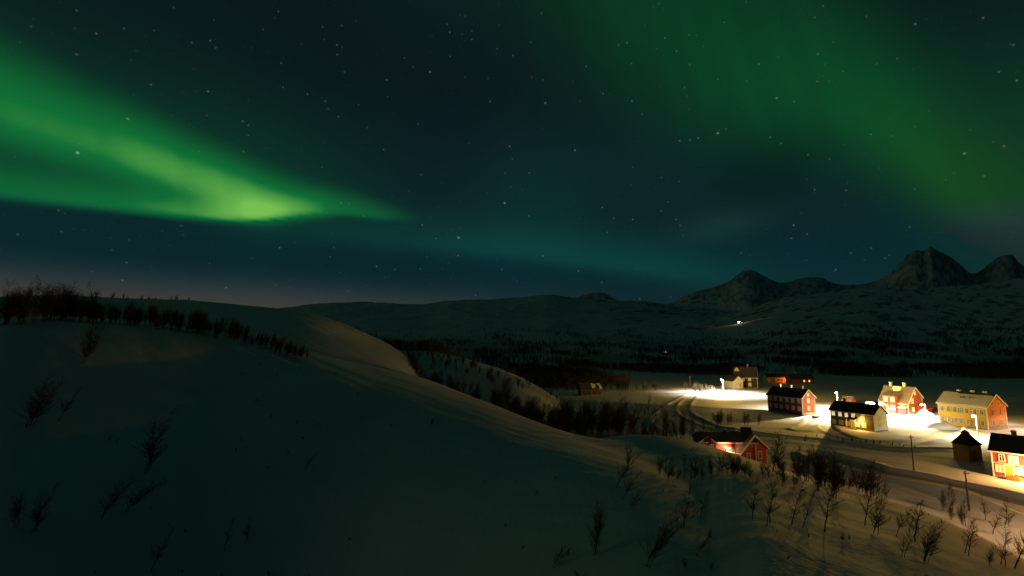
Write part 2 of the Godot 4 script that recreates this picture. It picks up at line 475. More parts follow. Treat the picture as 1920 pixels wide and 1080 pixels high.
func build_land() -> void:
	var qs := PackedFloat32Array()
	var n_mid := 960
	for i in 46:
		qs.append(-Q_MOST + i * (Q_MOST - 1.12) / 46.0)
	for i in n_mid + 1:
		qs.append(-1.12 + i * 2.24 / n_mid)
	for i in 46:
		qs.append(1.12 + (i + 1) * (Q_MOST - 1.12) / 46.0)
	var ss := PackedFloat32Array([0.02, 0.4, 0.8])
	while ss[-1] < 9000.0:
		var s := ss[-1]
		var step := s * 0.055
		if s > 9.0:
			step = maxf(0.5, s * 0.0085)
		if s > 52.0:
			step = 0.4
		if s > 105.0:
			step = 0.75
		if s > 190.0:
			step = 0.8 + (s - 190.0) * 0.02
		if s > 420.0:
			step = s * (0.0085 if s < 1900.0 else 0.02)
		ss.append(s + maxf(step, 0.25))
	var w := qs.size()
	var h := ss.size()
	var pos := PackedVector3Array()
	pos.resize(w * h)
	var kind := PackedByteArray()
	kind.resize(w * h)
	for i in w:
		for j in h:
			var s := ss[j]
			pos[j * w + i] = Vector3(qs[i] * s, ground(qs[i] * s, s), -s)
			kind[j * w + i] = part_of_land
	var nor := PackedVector3Array()
	nor.resize(w * h)
	for j in h:
		for i in w:
			var a := pos[j * w + maxi(i - 1, 0)]
			var b := pos[j * w + mini(i + 1, w - 1)]
			var c := pos[maxi(j - 1, 0) * w + i]
			var d := pos[mini(j + 1, h - 1) * w + i]
			var n := (b - a).cross(d - c).normalized()
			nor[j * w + i] = n if n.y > 0.0 else -n
	var names := ["snow_slope", "snow_field", "mountains"]
	for k in 3:
		var remap := PackedInt32Array()
		remap.resize(w * h)
		remap.fill(-1)
		var p := PackedVector3Array()
		var n := PackedVector3Array()
		var c := PackedColorArray()
		var idx := PackedInt32Array()
		for j in h - 1:
			for i in w - 1:
				var a := j * w + i
				if kind[a] != k:
					continue
				for v in [a, a + 1, a + w, a + w + 1]:
					if remap[v] < 0:
						remap[v] = p.size()
						p.append(pos[v])
						n.append(nor[v])
						c.append(cover(pos[v], nor[v], k))
				idx.append_array([remap[a], remap[a + w], remap[a + 1], remap[a + 1], remap[a + w], remap[a + w + 1]])
		var arrays := []
		arrays.resize(Mesh.ARRAY_MAX)
		arrays[Mesh.ARRAY_VERTEX] = p
		arrays[Mesh.ARRAY_NORMAL] = n
		arrays[Mesh.ARRAY_COLOR] = c
		arrays[Mesh.ARRAY_INDEX] = idx
		var m := ArrayMesh.new()
		m.add_surface_from_arrays(Mesh.PRIMITIVE_TRIANGLES, arrays)
		var o := MeshInstance3D.new()
		o.name = names[k]
		o.mesh = m
		o.material_override = mats.snow if k < 2 else mats.mountain
		o.set_meta("kind", "structure")
		o.set_meta("label", ["wind packed snow slope falling away towards the village", "snow covered valley floor with ploughed roads around the houses", "snowy mountains and low fells with bare rock streaks behind the valley"][k])
		add_child(o)
	back_land()


# The hill goes on behind the photographer: its two edges joined round the back.
func back_land() -> void:
	var st := SurfaceTool.new()
	st.begin(Mesh.PRIMITIVE_TRIANGLES)
	var a0 := atan(Q_MOST)
	var rr := PackedFloat32Array([0.05])
	while rr[-1] < 12000.0:
		rr.append(rr[-1] * 1.16 + 0.3)
	var steps := 48
	for j in rr.size():
		var s := rr[j] * cos(a0)
		var yr := ground(rr[j] * sin(a0), s)
		var yl := ground(-rr[j] * sin(a0), s)
		for i in steps + 1:
			var t := float(i) / steps
			var a := a0 + t * (TAU - 2.0 * a0)
			st.set_color(Color(SNOW, SNOW, SNOW))
			st.add_vertex(Vector3(rr[j] * sin(a), lerpf(yr, yl, smoothstep(0.0, 1.0, t)), -rr[j] * cos(a)))
	for j in rr.size() - 1:
		for i in steps:
			var a := j * (steps + 1) + i
			var b := a + steps + 1
			for v in [a, b, a + 1, a + 1, b, b + 1]:
				st.add_index(v)
	st.generate_normals()
	var o := MeshInstance3D.new()
	o.name = "snow_hill"
	o.mesh = st.commit()
	o.material_override = mats.snow
	o.set_meta("kind", "structure")
	o.set_meta("label", "snow hillside that goes on behind the viewpoint")
	add_child(o)


# What lies on the ground at a point: its base colour (linear).
func cover(p: Vector3, n: Vector3, k: int) -> Color:
	var s := -p.z
	var c := Color(SNOW, SNOW, SNOW * 0.99)
	var crust := rough_noise.get_noise_2d(p.x * 0.7, s * 0.7)
	c = c * (1.0 + 0.1 * crust)
	if k == 2:
		# bare rock and heather where the wind has scoured the snow off, in streaks that run up the fell
		var al := p.x * 0.8 + s * 0.25 + p.y * 0.9
		var ac := -p.x * 0.5 + p.y * 0.8 + s * 0.3
		var streak := rock_noise.get_noise_2d(al * 1.6, ac * 11.0) * 0.7 + rock_noise.get_noise_2d(al * 0.6 + 70.0, ac * 3.5) * 0.45
		var patch := rock_noise.get_noise_2d(p.x * 0.7 + 300.0, s * 0.5)
		var on_fell := smoothstep(200.0, 500.0, p.x)
		var bare := smoothstep(0.06, 0.26, streak + patch * 0.4 + (0.9 - n.y) * 0.8) * (0.25 + 0.6 * on_fell)
		bare = bare * smoothstep(1.5, 14.0, p.y) + smoothstep(230.0, 520.0, p.y) * (0.22 + 0.5 * streak)
		c = c.lerp(Color(0.075, 0.065, 0.05), clampf(bare, 0.0, 0.68))
		var scrub := smoothstep(0.0, 0.3, patch + 0.25) * smoothstep(50.0, 6.0, p.y)
		c = c.lerp(Color(0.06, 0.05, 0.04), scrub * 0.45)
	elif k == 1:
		var t := track_at(p.x, s)
		var grit := 0.5 + 0.5 * rough_noise.get_noise_2d(p.x * 9.0, s * 9.0)
		if t.y < 0.5:
			var wheel := bump(absf(t.x - 0.9), 0.3, 0.3)
			c = c.lerp(Color(0.23, 0.2, 0.165), smoothstep(2.7, 2.1, t.x) * (0.5 + 0.25 * grit - 0.15 * wheel))
			c = c.lerp(Color(0.1, 0.085, 0.07), smoothstep(0.75, 1.0, grit) * bump(t.x - 3.0, 0.8, 0.8) * 0.8)
		elif t.y < 1.5:
			c = c.lerp(Color(0.3, 0.27, 0.23), smoothstep(1.9, 1.4, t.x) * (0.5 + 0.2 * grit))
		c.a = 1.0
	else:
		c = c * (1.0 + 0.05 * drift_noise.get_noise_2d((p.x * 0.77 - s * 0.64) * 0.1, (p.x * 0.64 + s * 0.77) * 0.9))
	c.a = 1.0
	return c

# ------------------------------------------------------------------ materials

func noise_texture(sd: int, freq: float, lo: Color, hi: Color, size := 256, octaves := 4) -> NoiseTexture2D:
	var n := FastNoiseLite.new()
	n.seed = sd
	n.frequency = freq
	n.fractal_octaves = octaves
	var t := NoiseTexture2D.new()
	t.noise = n
	t.width = size
	t.height = size
	t.seamless = true
	var g := Gradient.new()
	g.set_color(0, lo)
	g.set_color(1, hi)
	t.color_ramp = g
	return t


# A matt surface whose linear base colour varies a little with a grain texture.
func matt(c: Color, rough := 0.85, grain: Texture2D = null, scale := 1.0) -> StandardMaterial3D:
	var m := StandardMaterial3D.new()
	m.albedo_color = c.linear_to_srgb()
	m.roughness = rough
	if grain:
		m.albedo_texture = grain
		m.uv1_triplanar = true
		m.uv1_scale = Vector3(scale * 3.0, scale * 0.35, scale * 3.0)
	return m


func glowing(c: Color, energy: float) -> StandardMaterial3D:
	var m := StandardMaterial3D.new()
	m.albedo_color = Color(0.8, 0.8, 0.8)
	m.emission_enabled = true
	m.emission = c
	m.emission_energy_multiplier = energy
	return m


func build_materials() -> void:
	var grain := noise_texture(4, 0.04, Color(0.72, 0.72, 0.72), Color(1, 1, 1))
	var wear := noise_texture(9, 0.02, Color(0.55, 0.55, 0.55), Color(1, 1, 1))
	var snow_relief := noise_texture(12, 0.03, Color(0, 0, 0), Color(1, 1, 1), 512, 5)
	var snow := StandardMaterial3D.new()
	snow.vertex_color_use_as_albedo = true
	snow.roughness = 0.8
	snow.metallic_specular = 0.25
	snow.heightmap_enabled = true
	snow.heightmap_texture = snow_relief
	snow.heightmap_scale = 2.4
	snow.uv1_triplanar = true
	snow.uv1_world_triplanar = true
	snow.uv1_scale = Vector3(0.16, 0.16, 0.16)
	mats.snow = snow
	var mountain := StandardMaterial3D.new()
	mountain.vertex_color_use_as_albedo = true
	mountain.roughness = 0.95
	mountain.metallic_specular = 0.2
	mats.mountain = mountain
	mats.loose_snow = matt(Color(SNOW, SNOW, SNOW), 0.85)
	mats.red = matt(Color(0.36, 0.03, 0.02), 0.8, grain, 0.6)
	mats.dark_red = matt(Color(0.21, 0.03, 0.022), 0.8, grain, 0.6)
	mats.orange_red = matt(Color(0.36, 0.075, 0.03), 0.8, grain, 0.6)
	mats.green = matt(Color(0.075, 0.075, 0.035), 0.8, grain, 0.6)
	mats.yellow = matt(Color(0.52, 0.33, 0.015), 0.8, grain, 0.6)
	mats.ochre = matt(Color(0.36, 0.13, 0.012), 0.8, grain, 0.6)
	mats.brown = matt(Color(0.2, 0.14, 0.05), 0.85, grain, 0.6)
	mats.tar = matt(Color(0.03, 0.026, 0.022), 0.85, grain, 0.6)
	mats.straw = matt(Color(0.42, 0.27, 0.07), 0.85, grain, 0.6)
	mats.white = matt(Color(0.74, 0.74, 0.71), 0.7, grain, 0.6)
	mats.cream = matt(Color(0.5, 0.46, 0.3), 0.8, grain, 0.6)
	mats.slate = matt(Color(0.035, 0.034, 0.034), 0.75, wear, 0.5)
	mats.grey_roof = matt(Color(0.16, 0.14, 0.115), 0.85, wear, 0.5)
	mats.brick = matt(Color(0.26, 0.12, 0.08), 0.9, wear, 0.8)
	mats.plaster = matt(Color(0.62, 0.6, 0.54), 0.9, wear, 0.8)
	mats.stone = matt(Color(0.24, 0.22, 0.19), 0.9, wear, 0.8)
	mats.curtain = matt(Color(0.46, 0.44, 0.38), 0.3)
	mats.glass = matt(Color(0.03, 0.03, 0.032), 0.12)
	mats.lit_pane = glowing(Color(1.0, 0.74, 0.36), 1.3)
	mats.wood_pole = matt(Color(0.075, 0.055, 0.04), 0.9, grain, 0.8)
	mats.steel = matt(Color(0.36, 0.37, 0.36), 0.5)
	mats.bark = matt(Color(0.05, 0.04, 0.034), 0.9)
	mats.birch = matt(Color(0.1, 0.085, 0.07), 0.85, wear, 2.0)
	mats.twig = matt(Color(0.06, 0.042, 0.028), 0.9)
	mats.bright_pane = glowing(Color(1.0, 0.92, 0.74), 0.85)
	mats.far_twig = matt(Color(0.034, 0.032, 0.028), 0.95)
	mats.orange_cloth = matt(Color(0.62, 0.2, 0.03), 0.6)

# ------------------------------------------------------------------ shape helpers

func begin() -> SurfaceTool:
	var st := SurfaceTool.new()
	st.begin(Mesh.PRIMITIVE_TRIANGLES)
	st.set_smooth_group(-1)
	return st


func tri(st: SurfaceTool, a: Vector3, b: Vector3, c: Vector3) -> void:
	st.add_vertex(a)
	st.add_vertex(b)
	st.add_vertex(c)


# Clockwise seen from outside.
func quad(st: SurfaceTool, a: Vector3, b: Vector3, c: Vector3, d: Vector3) -> void:
	tri(st, a, b, c)
	tri(st, a, c, d)


# A six-sided solid: b the lower four corners, t the upper four, both anticlockwise seen from above.
func solid(st: SurfaceTool, b: Array, t: Array) -> void:
	quad(st, t[3], t[2], t[1], t[0])
	quad(st, b[0], b[1], b[2], b[3])
	for i in 4:
		var j := (i + 1) % 4
		quad(st, b[i], t[i], t[j], b[j])


func box(st: SurfaceTool, at: Vector3, size: Vector3, turn := Basis()) -> void:
	var h := size * 0.5
	var b := []
	var t := []
	for c in [[-1, 1], [1, 1], [1, -1], [-1, -1]]:
		b.append(at + turn * Vector3(c[0] * h.x, -h.y, c[1] * h.z))
		t.append(at + turn * Vector3(c[0] * h.x, h.y, c[1] * h.z))
	solid(st, b, t)


func tube(st: SurfaceTool, a: Vector3, b: Vector3, ra: float, rb: float, sides := 6, capped := false) -> void:
	var dir := (b - a).normalized()
	var side := dir.cross(Vector3.UP if absf(dir.y) < 0.9 else Vector3.RIGHT).normalized()
	var up := side.cross(dir)
	for i in sides:
		var p := TAU * i / sides
		var q := TAU * (i + 1) / sides
		var u := side * cos(p) + up * sin(p)
		var v := side * cos(q) + up * sin(q)
		if rb < 0.0005:
			tri(st, a + u * ra, b, a + v * ra)
		else:
			quad(st, a + u * ra, b + u * rb, b + v * rb, a + v * ra)
		if capped:
			tri(st, b, b + v * rb, b + u * rb)


func ball(st: SurfaceTool, at: Vector3, r: Vector3, rings := 6, sides := 10) -> void:
	for j in rings:
		for i in sides:
			var p := []
			for c in [[i, j], [i + 1, j], [i + 1, j + 1], [i, j + 1]]:
				var th: float = PI * c[1] / rings
				var ph: float = TAU * c[0] / sides
				p.append(at + Vector3(sin(th) * cos(ph), cos(th), sin(th) * sin(ph)) * r)
			quad(st, p[0], p[1], p[2], p[3])


func put(called: String, st: SurfaceTool, m: Material, parent: Node3D = self) -> MeshInstance3D:
	st.generate_normals()
	var o := MeshInstance3D.new()
	o.name = called
	o.mesh = st.commit()
	o.material_override = m
	if parent == self:
		name_node(o, called)
	else:
		parent.add_child(o, true)
	return o


var taken := {}

func name_node(o: Node3D, called: String) -> void:
	var n: int = taken.get(called, 0)
	taken[called] = n + 1
	o.name = called if n == 0 else "%s_%03d" % [called, n]
	add_child(o)


func thing(called: String, label: String, category: String, at := Vector3.ZERO, turn := 0.0, group := "") -> Node3D:
	var o := Node3D.new()
	name_node(o, called)
	o.position = at
	o.rotation.y = turn
	tag(o, label, category, group)
	return o


func tag(o: Node3D, label: String, category: String, group := "") -> void:
	o.set_meta("label", label)
	o.set_meta("category", category)
	if group:
		o.set_meta("group", group)

# ------------------------------------------------------------------ houses

# Local axes: x runs along the ridge, the near gable is at +x, the long front wall at +z.
# hf and hb: eaves at the front and the back; hr: ridge, which lies at z = zr.
func house(called: String, label: String, x: float, s: float, degrees: float, l: float, w: float, hf: float, hb: float, hr: float, zr: float, wall: Material, gable: Material, roof: Material, trim: Material, base := 0.0) -> Node3D:
	var o := thing(called, label, "house", Vector3(x, base, -s), deg_to_rad(-degrees))
	body(o, Vector3.ZERO, l, w, hf, hb, hr, zr, wall, gable, roof, trim)
	return o


func body(o: Node3D, c: Vector3, l: float, w: float, hf: float, hb: float, hr: float, zr: float, wall: Material, gable: Material, roof: Material, trim: Material) -> void:
	var x0 := c.x - l / 2.0
	var x1 := c.x + l / 2.0
	var zf := c.z + w / 2.0
	var zb := c.z - w / 2.0
	zr += c.z
	var st := begin()
	quad(st, Vector3(x0, -1.0, zf), Vector3(x0, hf, zf), Vector3(x1 - 0.02, hf, zf), Vector3(x1 - 0.02, -1.0, zf))
	quad(st, Vector3(x1 - 0.02, -1.0, zb), Vector3(x1 - 0.02, hb, zb), Vector3(x0, hb, zb), Vector3(x0, -1.0, zb))
	quad(st, Vector3(x0, -1.0, zb), Vector3(x0, hb, zb), Vector3(x0, hf, zf), Vector3(x0, -1.0, zf))
	tri(st, Vector3(x0, hb, zb), Vector3(x0, hr, zr), Vector3(x0, hf, zf))
	put("wall", st, wall, o)
	st = begin()
	quad(st, Vector3(x1, -1.0, zf), Vector3(x1, hf, zf), Vector3(x1, hb, zb), Vector3(x1, -1.0, zb))
	tri(st, Vector3(x1, hf, zf), Vector3(x1, hr, zr), Vector3(x1, hb, zb))
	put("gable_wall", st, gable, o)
	st = begin()
	box(st, Vector3(c.x, -0.1, c.z), Vector3(l + 0.1, 0.8, w + 0.1))
	put("foundation", st, mats.stone, o)
	var over := 0.35
	st = begin()
	for side in 2:
		var e := zf if side == 0 else zb
		var he := hf if side == 0 else hb
		var sg := 1.0 if side == 0 else -1.0
		var run := absf(e - zr)
		var drop := (hr - he) / run
		var ze := e + sg * over
		var ye := he - drop * over
		var a := Vector3(x0 - over, ye + 0.02, ze)
		var b := Vector3(x1 + over, ye + 0.02, ze)
		var cc := Vector3(x1 + over, hr + 0.02, zr)
		var d := Vector3(x0 - over, hr + 0.02, zr)
		var up := Vector3(0, 0.16, 0)
		if side == 0:
			solid(st, [a, b, cc, d], [a + up, b + up, cc + up, d + up])
		else:
			solid(st, [d, cc, b, a], [d + up, cc + up, b + up, a + up])
	put("roof", st, roof, o)
	# barge boards on the near gable and a fascia under the front eave
	st = begin()
	for side in 2:
		var e := zf if side == 0 else zb
		var he := hf if side == 0 else hb
		var sg := 1.0 if side == 0 else -1.0
		var drop := (hr - he) / absf(e - zr)
		var p := Vector3(x1 + over + 0.03, he - drop * over + 0.06, e + sg * over)
		var q := Vector3(x1 + over + 0.03, hr + 0.06, zr)
		var mid := (p + q) / 2.0
		var dir := (q - p).normalized()
		box(st, mid, Vector3(0.06, 0.24, p.distance_to(q) + 0.1), Basis(Vector3(1, 0, 0), dir.cross(Vector3(1, 0, 0)) * -1.0, dir).orthonormalized())
	box(st, Vector3(c.x, hf - (hr - hf) / absf(zf - zr) * over + 0.02, zf + over + 0.03), Vector3(l + 2.0 * over, 0.16, 0.05))
	put("barge_board", st, trim, o)
	for k in [[x1 - 0.04, hf, zf - 0.04], [x1 - 0.04, hb, zb + 0.04], [x0 + 0.04, hf, zf - 0.04]]:
		st = begin()
		box(st, Vector3(k[0], k[1] / 2.0, k[2]), Vector3(0.2, k[1], 0.2))
		put("corner_board", st, trim, o)


var window_meshes := {}

# A window on a wall: its middle, its size and the way the wall faces (0 the front, 1 the near gable).
func window(o: Node3D, at: Vector3, w: float, h: float, face: int, pane: Material, trim: Material) -> void:
	var key := "%.2f %.2f" % [w, h]
	if not window_meshes.has(key):
		var f := begin()
		var b := 0.11
		box(f, Vector3(-w / 2.0 - b / 2.0, 0, 0.03), Vector3(b, h + 2.0 * b, 0.1))
		box(f, Vector3(w / 2.0 + b / 2.0, 0, 0.03), Vector3(b, h + 2.0 * b, 0.1))
		box(f, Vector3(0, h / 2.0 + b / 2.0, 0.03), Vector3(w, b, 0.1))
		box(f, Vector3(0, -h / 2.0 - b / 2.0, 0.05), Vector3(w + 0.3, b, 0.16))
		f.generate_normals()
		var g := begin()
		box(g, Vector3(0, 0, 0.01), Vector3(w, h, 0.03))
		g.generate_normals()
		var k := begin()
		box(k, Vector3(0, 0, 0.03), Vector3(0.06, h, 0.05))
		box(k, Vector3(-w / 4.0 - 0.015, h * 0.17, 0.03), Vector3(w / 2.0 - 0.03, 0.05, 0.045))
		box(k, Vector3(w / 4.0 + 0.015, h * 0.17, 0.03), Vector3(w / 2.0 - 0.03, 0.05, 0.045))
		k.generate_normals()
		window_meshes[key] = [f.commit(), g.commit(), k.commit()]
	var m: Array = window_meshes[key]
	var frame := MeshInstance3D.new()
	frame.name = "window"
	frame.mesh = m[0]
	frame.material_override = trim
	frame.position = at
	if face == 1:
		frame.rotation.y = PI / 2
	o.add_child(frame, true)
	for i in [1, 2]:
		var p := MeshInstance3D.new()
		p.name = ["", "pane", "glazing_bar"][i]
		p.mesh = m[i]
		p.material_override = pane if i == 1 else trim
		frame.add_child(p, true)


# Rows of windows on the front wall.
func front_windows(o: Node3D, z: float, xs: Array, y: float, w: float, h: float, pane: Material, trim: Material) -> void:
	for x in xs:
		window(o, Vector3(x, y, z), w, h, 0, pane, trim)


func gable_windows(o: Node3D, x: float, zs: Array, y: float, w: float, h: float, pane: Material, trim: Material) -> void:
	for z in zs:
		window(o, Vector3(x, y, z), w, h, 1, pane, trim)


func chimney(o: Node3D, at: Vector3, w: float, h: float, m: Material) -> void:
	var st := begin()
	box(st, at + Vector3(0, h / 2.0 - 0.6, 0), Vector3(w, h + 1.2, w))
	box(st, at + Vector3(0, h + 0.06, 0), Vector3(w + 0.14, 0.12, w + 0.14))
	var c := put("chimney", st, m, o)
	st = begin()
	box(st, at + Vector3(0, h + 0.19, 0), Vector3(w + 0.1, 0.13, w + 0.1))
	put("snow_cap", st, mats.loose_snow, c)


func door(o: Node3D, at: Vector3, w: float, h: float, face: int, m: Material, trim: Material) -> void:
	var turn := Basis(Vector3.UP, PI / 2 if face == 1 else 0.0)
	var st := begin()
	box(st, at + turn * Vector3(0, h / 2.0, 0.02), Vector3(w, h, 0.06), turn)
	var d := put("door", st, m, o)
	st = begin()
	box(st, at + turn * Vector3(-w / 2.0 - 0.06, h / 2.0, 0.03), Vector3(0.12, h, 0.1), turn)
	box(st, at + turn * Vector3(w / 2.0 + 0.06, h / 2.0, 0.03), Vector3(0.12, h, 0.1), turn)
	box(st, at + turn * Vector3(0, h + 0.06, 0.03), Vector3(w + 0.24, 0.12, 0.1), turn)
	put("door_frame", st, trim, d)


# A lumpy sheet of snow on a roof plane: outline given along the roof (x) and down it (0 ridge .. 1 eave).
func roof_snow(o: Node3D, outline: Array, hf: float, hr: float, zr: float, zf: float, thick := 0.14) -> void:
	var poly := PackedVector2Array()
	for p in outline:
		poly.append(Vector2(p[0], p[1]))
	var idx := Geometry2D.triangulate_polygon(poly)
	var st := begin()
	var lift := 0.19
	var place := func(p: Vector2, dy: float) -> Vector3: return Vector3(p.x, lerpf(hr, hf, p.y) + lift + dy, lerpf(zr, zf, p.y))
	for i in range(0, idx.size(), 3):
		var a: Vector3 = place.call(poly[idx[i]], thick)
		var b: Vector3 = place.call(poly[idx[i + 1]], thick)
		var c: Vector3 = place.call(poly[idx[i + 2]], thick)
		if (b - a).cross(c - a).y > 0.0:
			tri(st, a, c, b)
		else:
			tri(st, a, b, c)
	var n := poly.size()
	for i in n:
		var j := (i + 1) % n
		quad(st, place.call(poly[i], 0.0), place.call(poly[i], thick), place.call(poly[j], thick), place.call(poly[j], 0.0))
	put("roof_snow", st, mats.loose_snow, o)


func lamp_light(o: Node3D, at: Vector3, c: Color, energy: float, r := 0.2) -> void:
	var l := OmniLight3D.new()
	l.name = "lamp_light"
	l.position = at
	l.light_color = c
	l.light_energy = energy * LAMP_GAIN
	l.light_size = r * 0.9
	l.omni_range = 600.0
	l.omni_attenuation = 2.0
	l.shadow_enabled = true
	o.add_child(l)


# The shade of a street lamp throws a good part of its light downwards.
func lamp_beam(o: Node3D, at: Vector3, c: Color, energy: float) -> void:
	var l := SpotLight3D.new()
	l.name = "lamp_beam"
	l.position = at
	l.rotation.x = -PI / 2
	l.light_color = c
	l.light_energy = energy * LAMP_GAIN
	l.light_size = 0.18
	l.spot_range = 600.0
	l.spot_attenuation = 2.0
	l.spot_angle = 81.0
	l.spot_angle_attenuation = 0.22
	l.shadow_enabled = true
	o.add_child(l)


func bulb(o: Node3D, at: Vector3, c: Color, r := 0.2, glow := 60.0) -> void:
	var st := begin()
	ball(st, at, Vector3(r, r, r))
	put("bulb", st, glowing(c, glow), o)


func street_lamp(label: String, x: float, s: float, h: float, arm: Vector3, c: Color, energy: float, pole: Material, beam := 1.0, glow := 0.9, base := 0.0) -> void:
	var o := thing("street_lamp", label, "street lamp", Vector3(x, base, -s), 0.0, "lit lamps along the village road")
	var st := begin()
	tube(st, Vector3(0, -0.6, 0), Vector3(0, h, 0), 0.11, 0.07, 8, true)
	put("pole", st, pole, o)
	st = begin()
	var tip := Vector3(0, h, 0) + arm
	tube(st, Vector3(0, h - 0.25, 0), tip + Vector3(0, 0.12, 0), 0.04, 0.035, 6)
	put("arm", st, mats.steel, o)
	st = begin()
	tube(st, tip + Vector3(0, 0.06, 0), tip + Vector3(0, 0.3, 0), 0.26, 0.07, 10, true)
	put("lamp_shade", st, mats.steel, o)
	bulb(o, tip - Vector3(0, 0.12, 0), c, 0.24, 90.0)
	lamp_light(o, tip - Vector3(0, 0.12, 0), c * Color(1.0, 0.88, 0.52), energy * glow)
	lamp_beam(o, tip - Vector3(0, 0.12, 0), Color(1, 1, 1).lerp(c, 0.3), energy * 1.25 * beam)


func wall_lamp(label: String, at: Vector3, c: Color, energy: float) -> void:
	var o := thing("wall_lamp", label, "lamp", at)
	var st := begin()
	box(st, Vector3(0, 0.32, 0), Vector3(0.3, 0.08, 0.3))
	tube(st, Vector3(0, 0.3, 0), Vector3(0, 0.14, 0), 0.03, 0.03, 6)
	put("bracket", st, mats.steel, o)
	bulb(o, Vector3.ZERO, c, 0.16, 40.0)
	lamp_light(o, Vector3.ZERO, c, energy, 0.16)


func utility_pole(label: String, x: float, s: float, h: float, m: Material) -> void:
	var o := thing("utility_pole", label, "utility pole", Vector3(x, height(x, -s), -s), 0.3, "poles in the village")
	var st := begin()
	tube(st, Vector3(0, -0.8, 0), Vector3(0.05, h, 0), 0.13, 0.085, 8, true)
	put("pole", st, m, o)
	st = begin()
	box(st, Vector3(0.05, h - 0.3, 0.1), Vector3(1.1, 0.09, 0.08))
	var a := put("crossarm", st, m, o)
	st = begin()
	for k in [-0.45, 0.0, 0.45]:
		tube(st, Vector3(0.05 + k, h - 0.26, 0.1), Vector3(0.05 + k, h - 0.1, 0.1), 0.04, 0.03, 6, true)
	put("insulator", st, mats.plaster, a)


# ------------------------------------------------------------------ the village

func spread(l: float, fractions: Array) -> Array:
	var out := []
	for f in fractions:
		out.append(l * (f - 0.5))
	return out


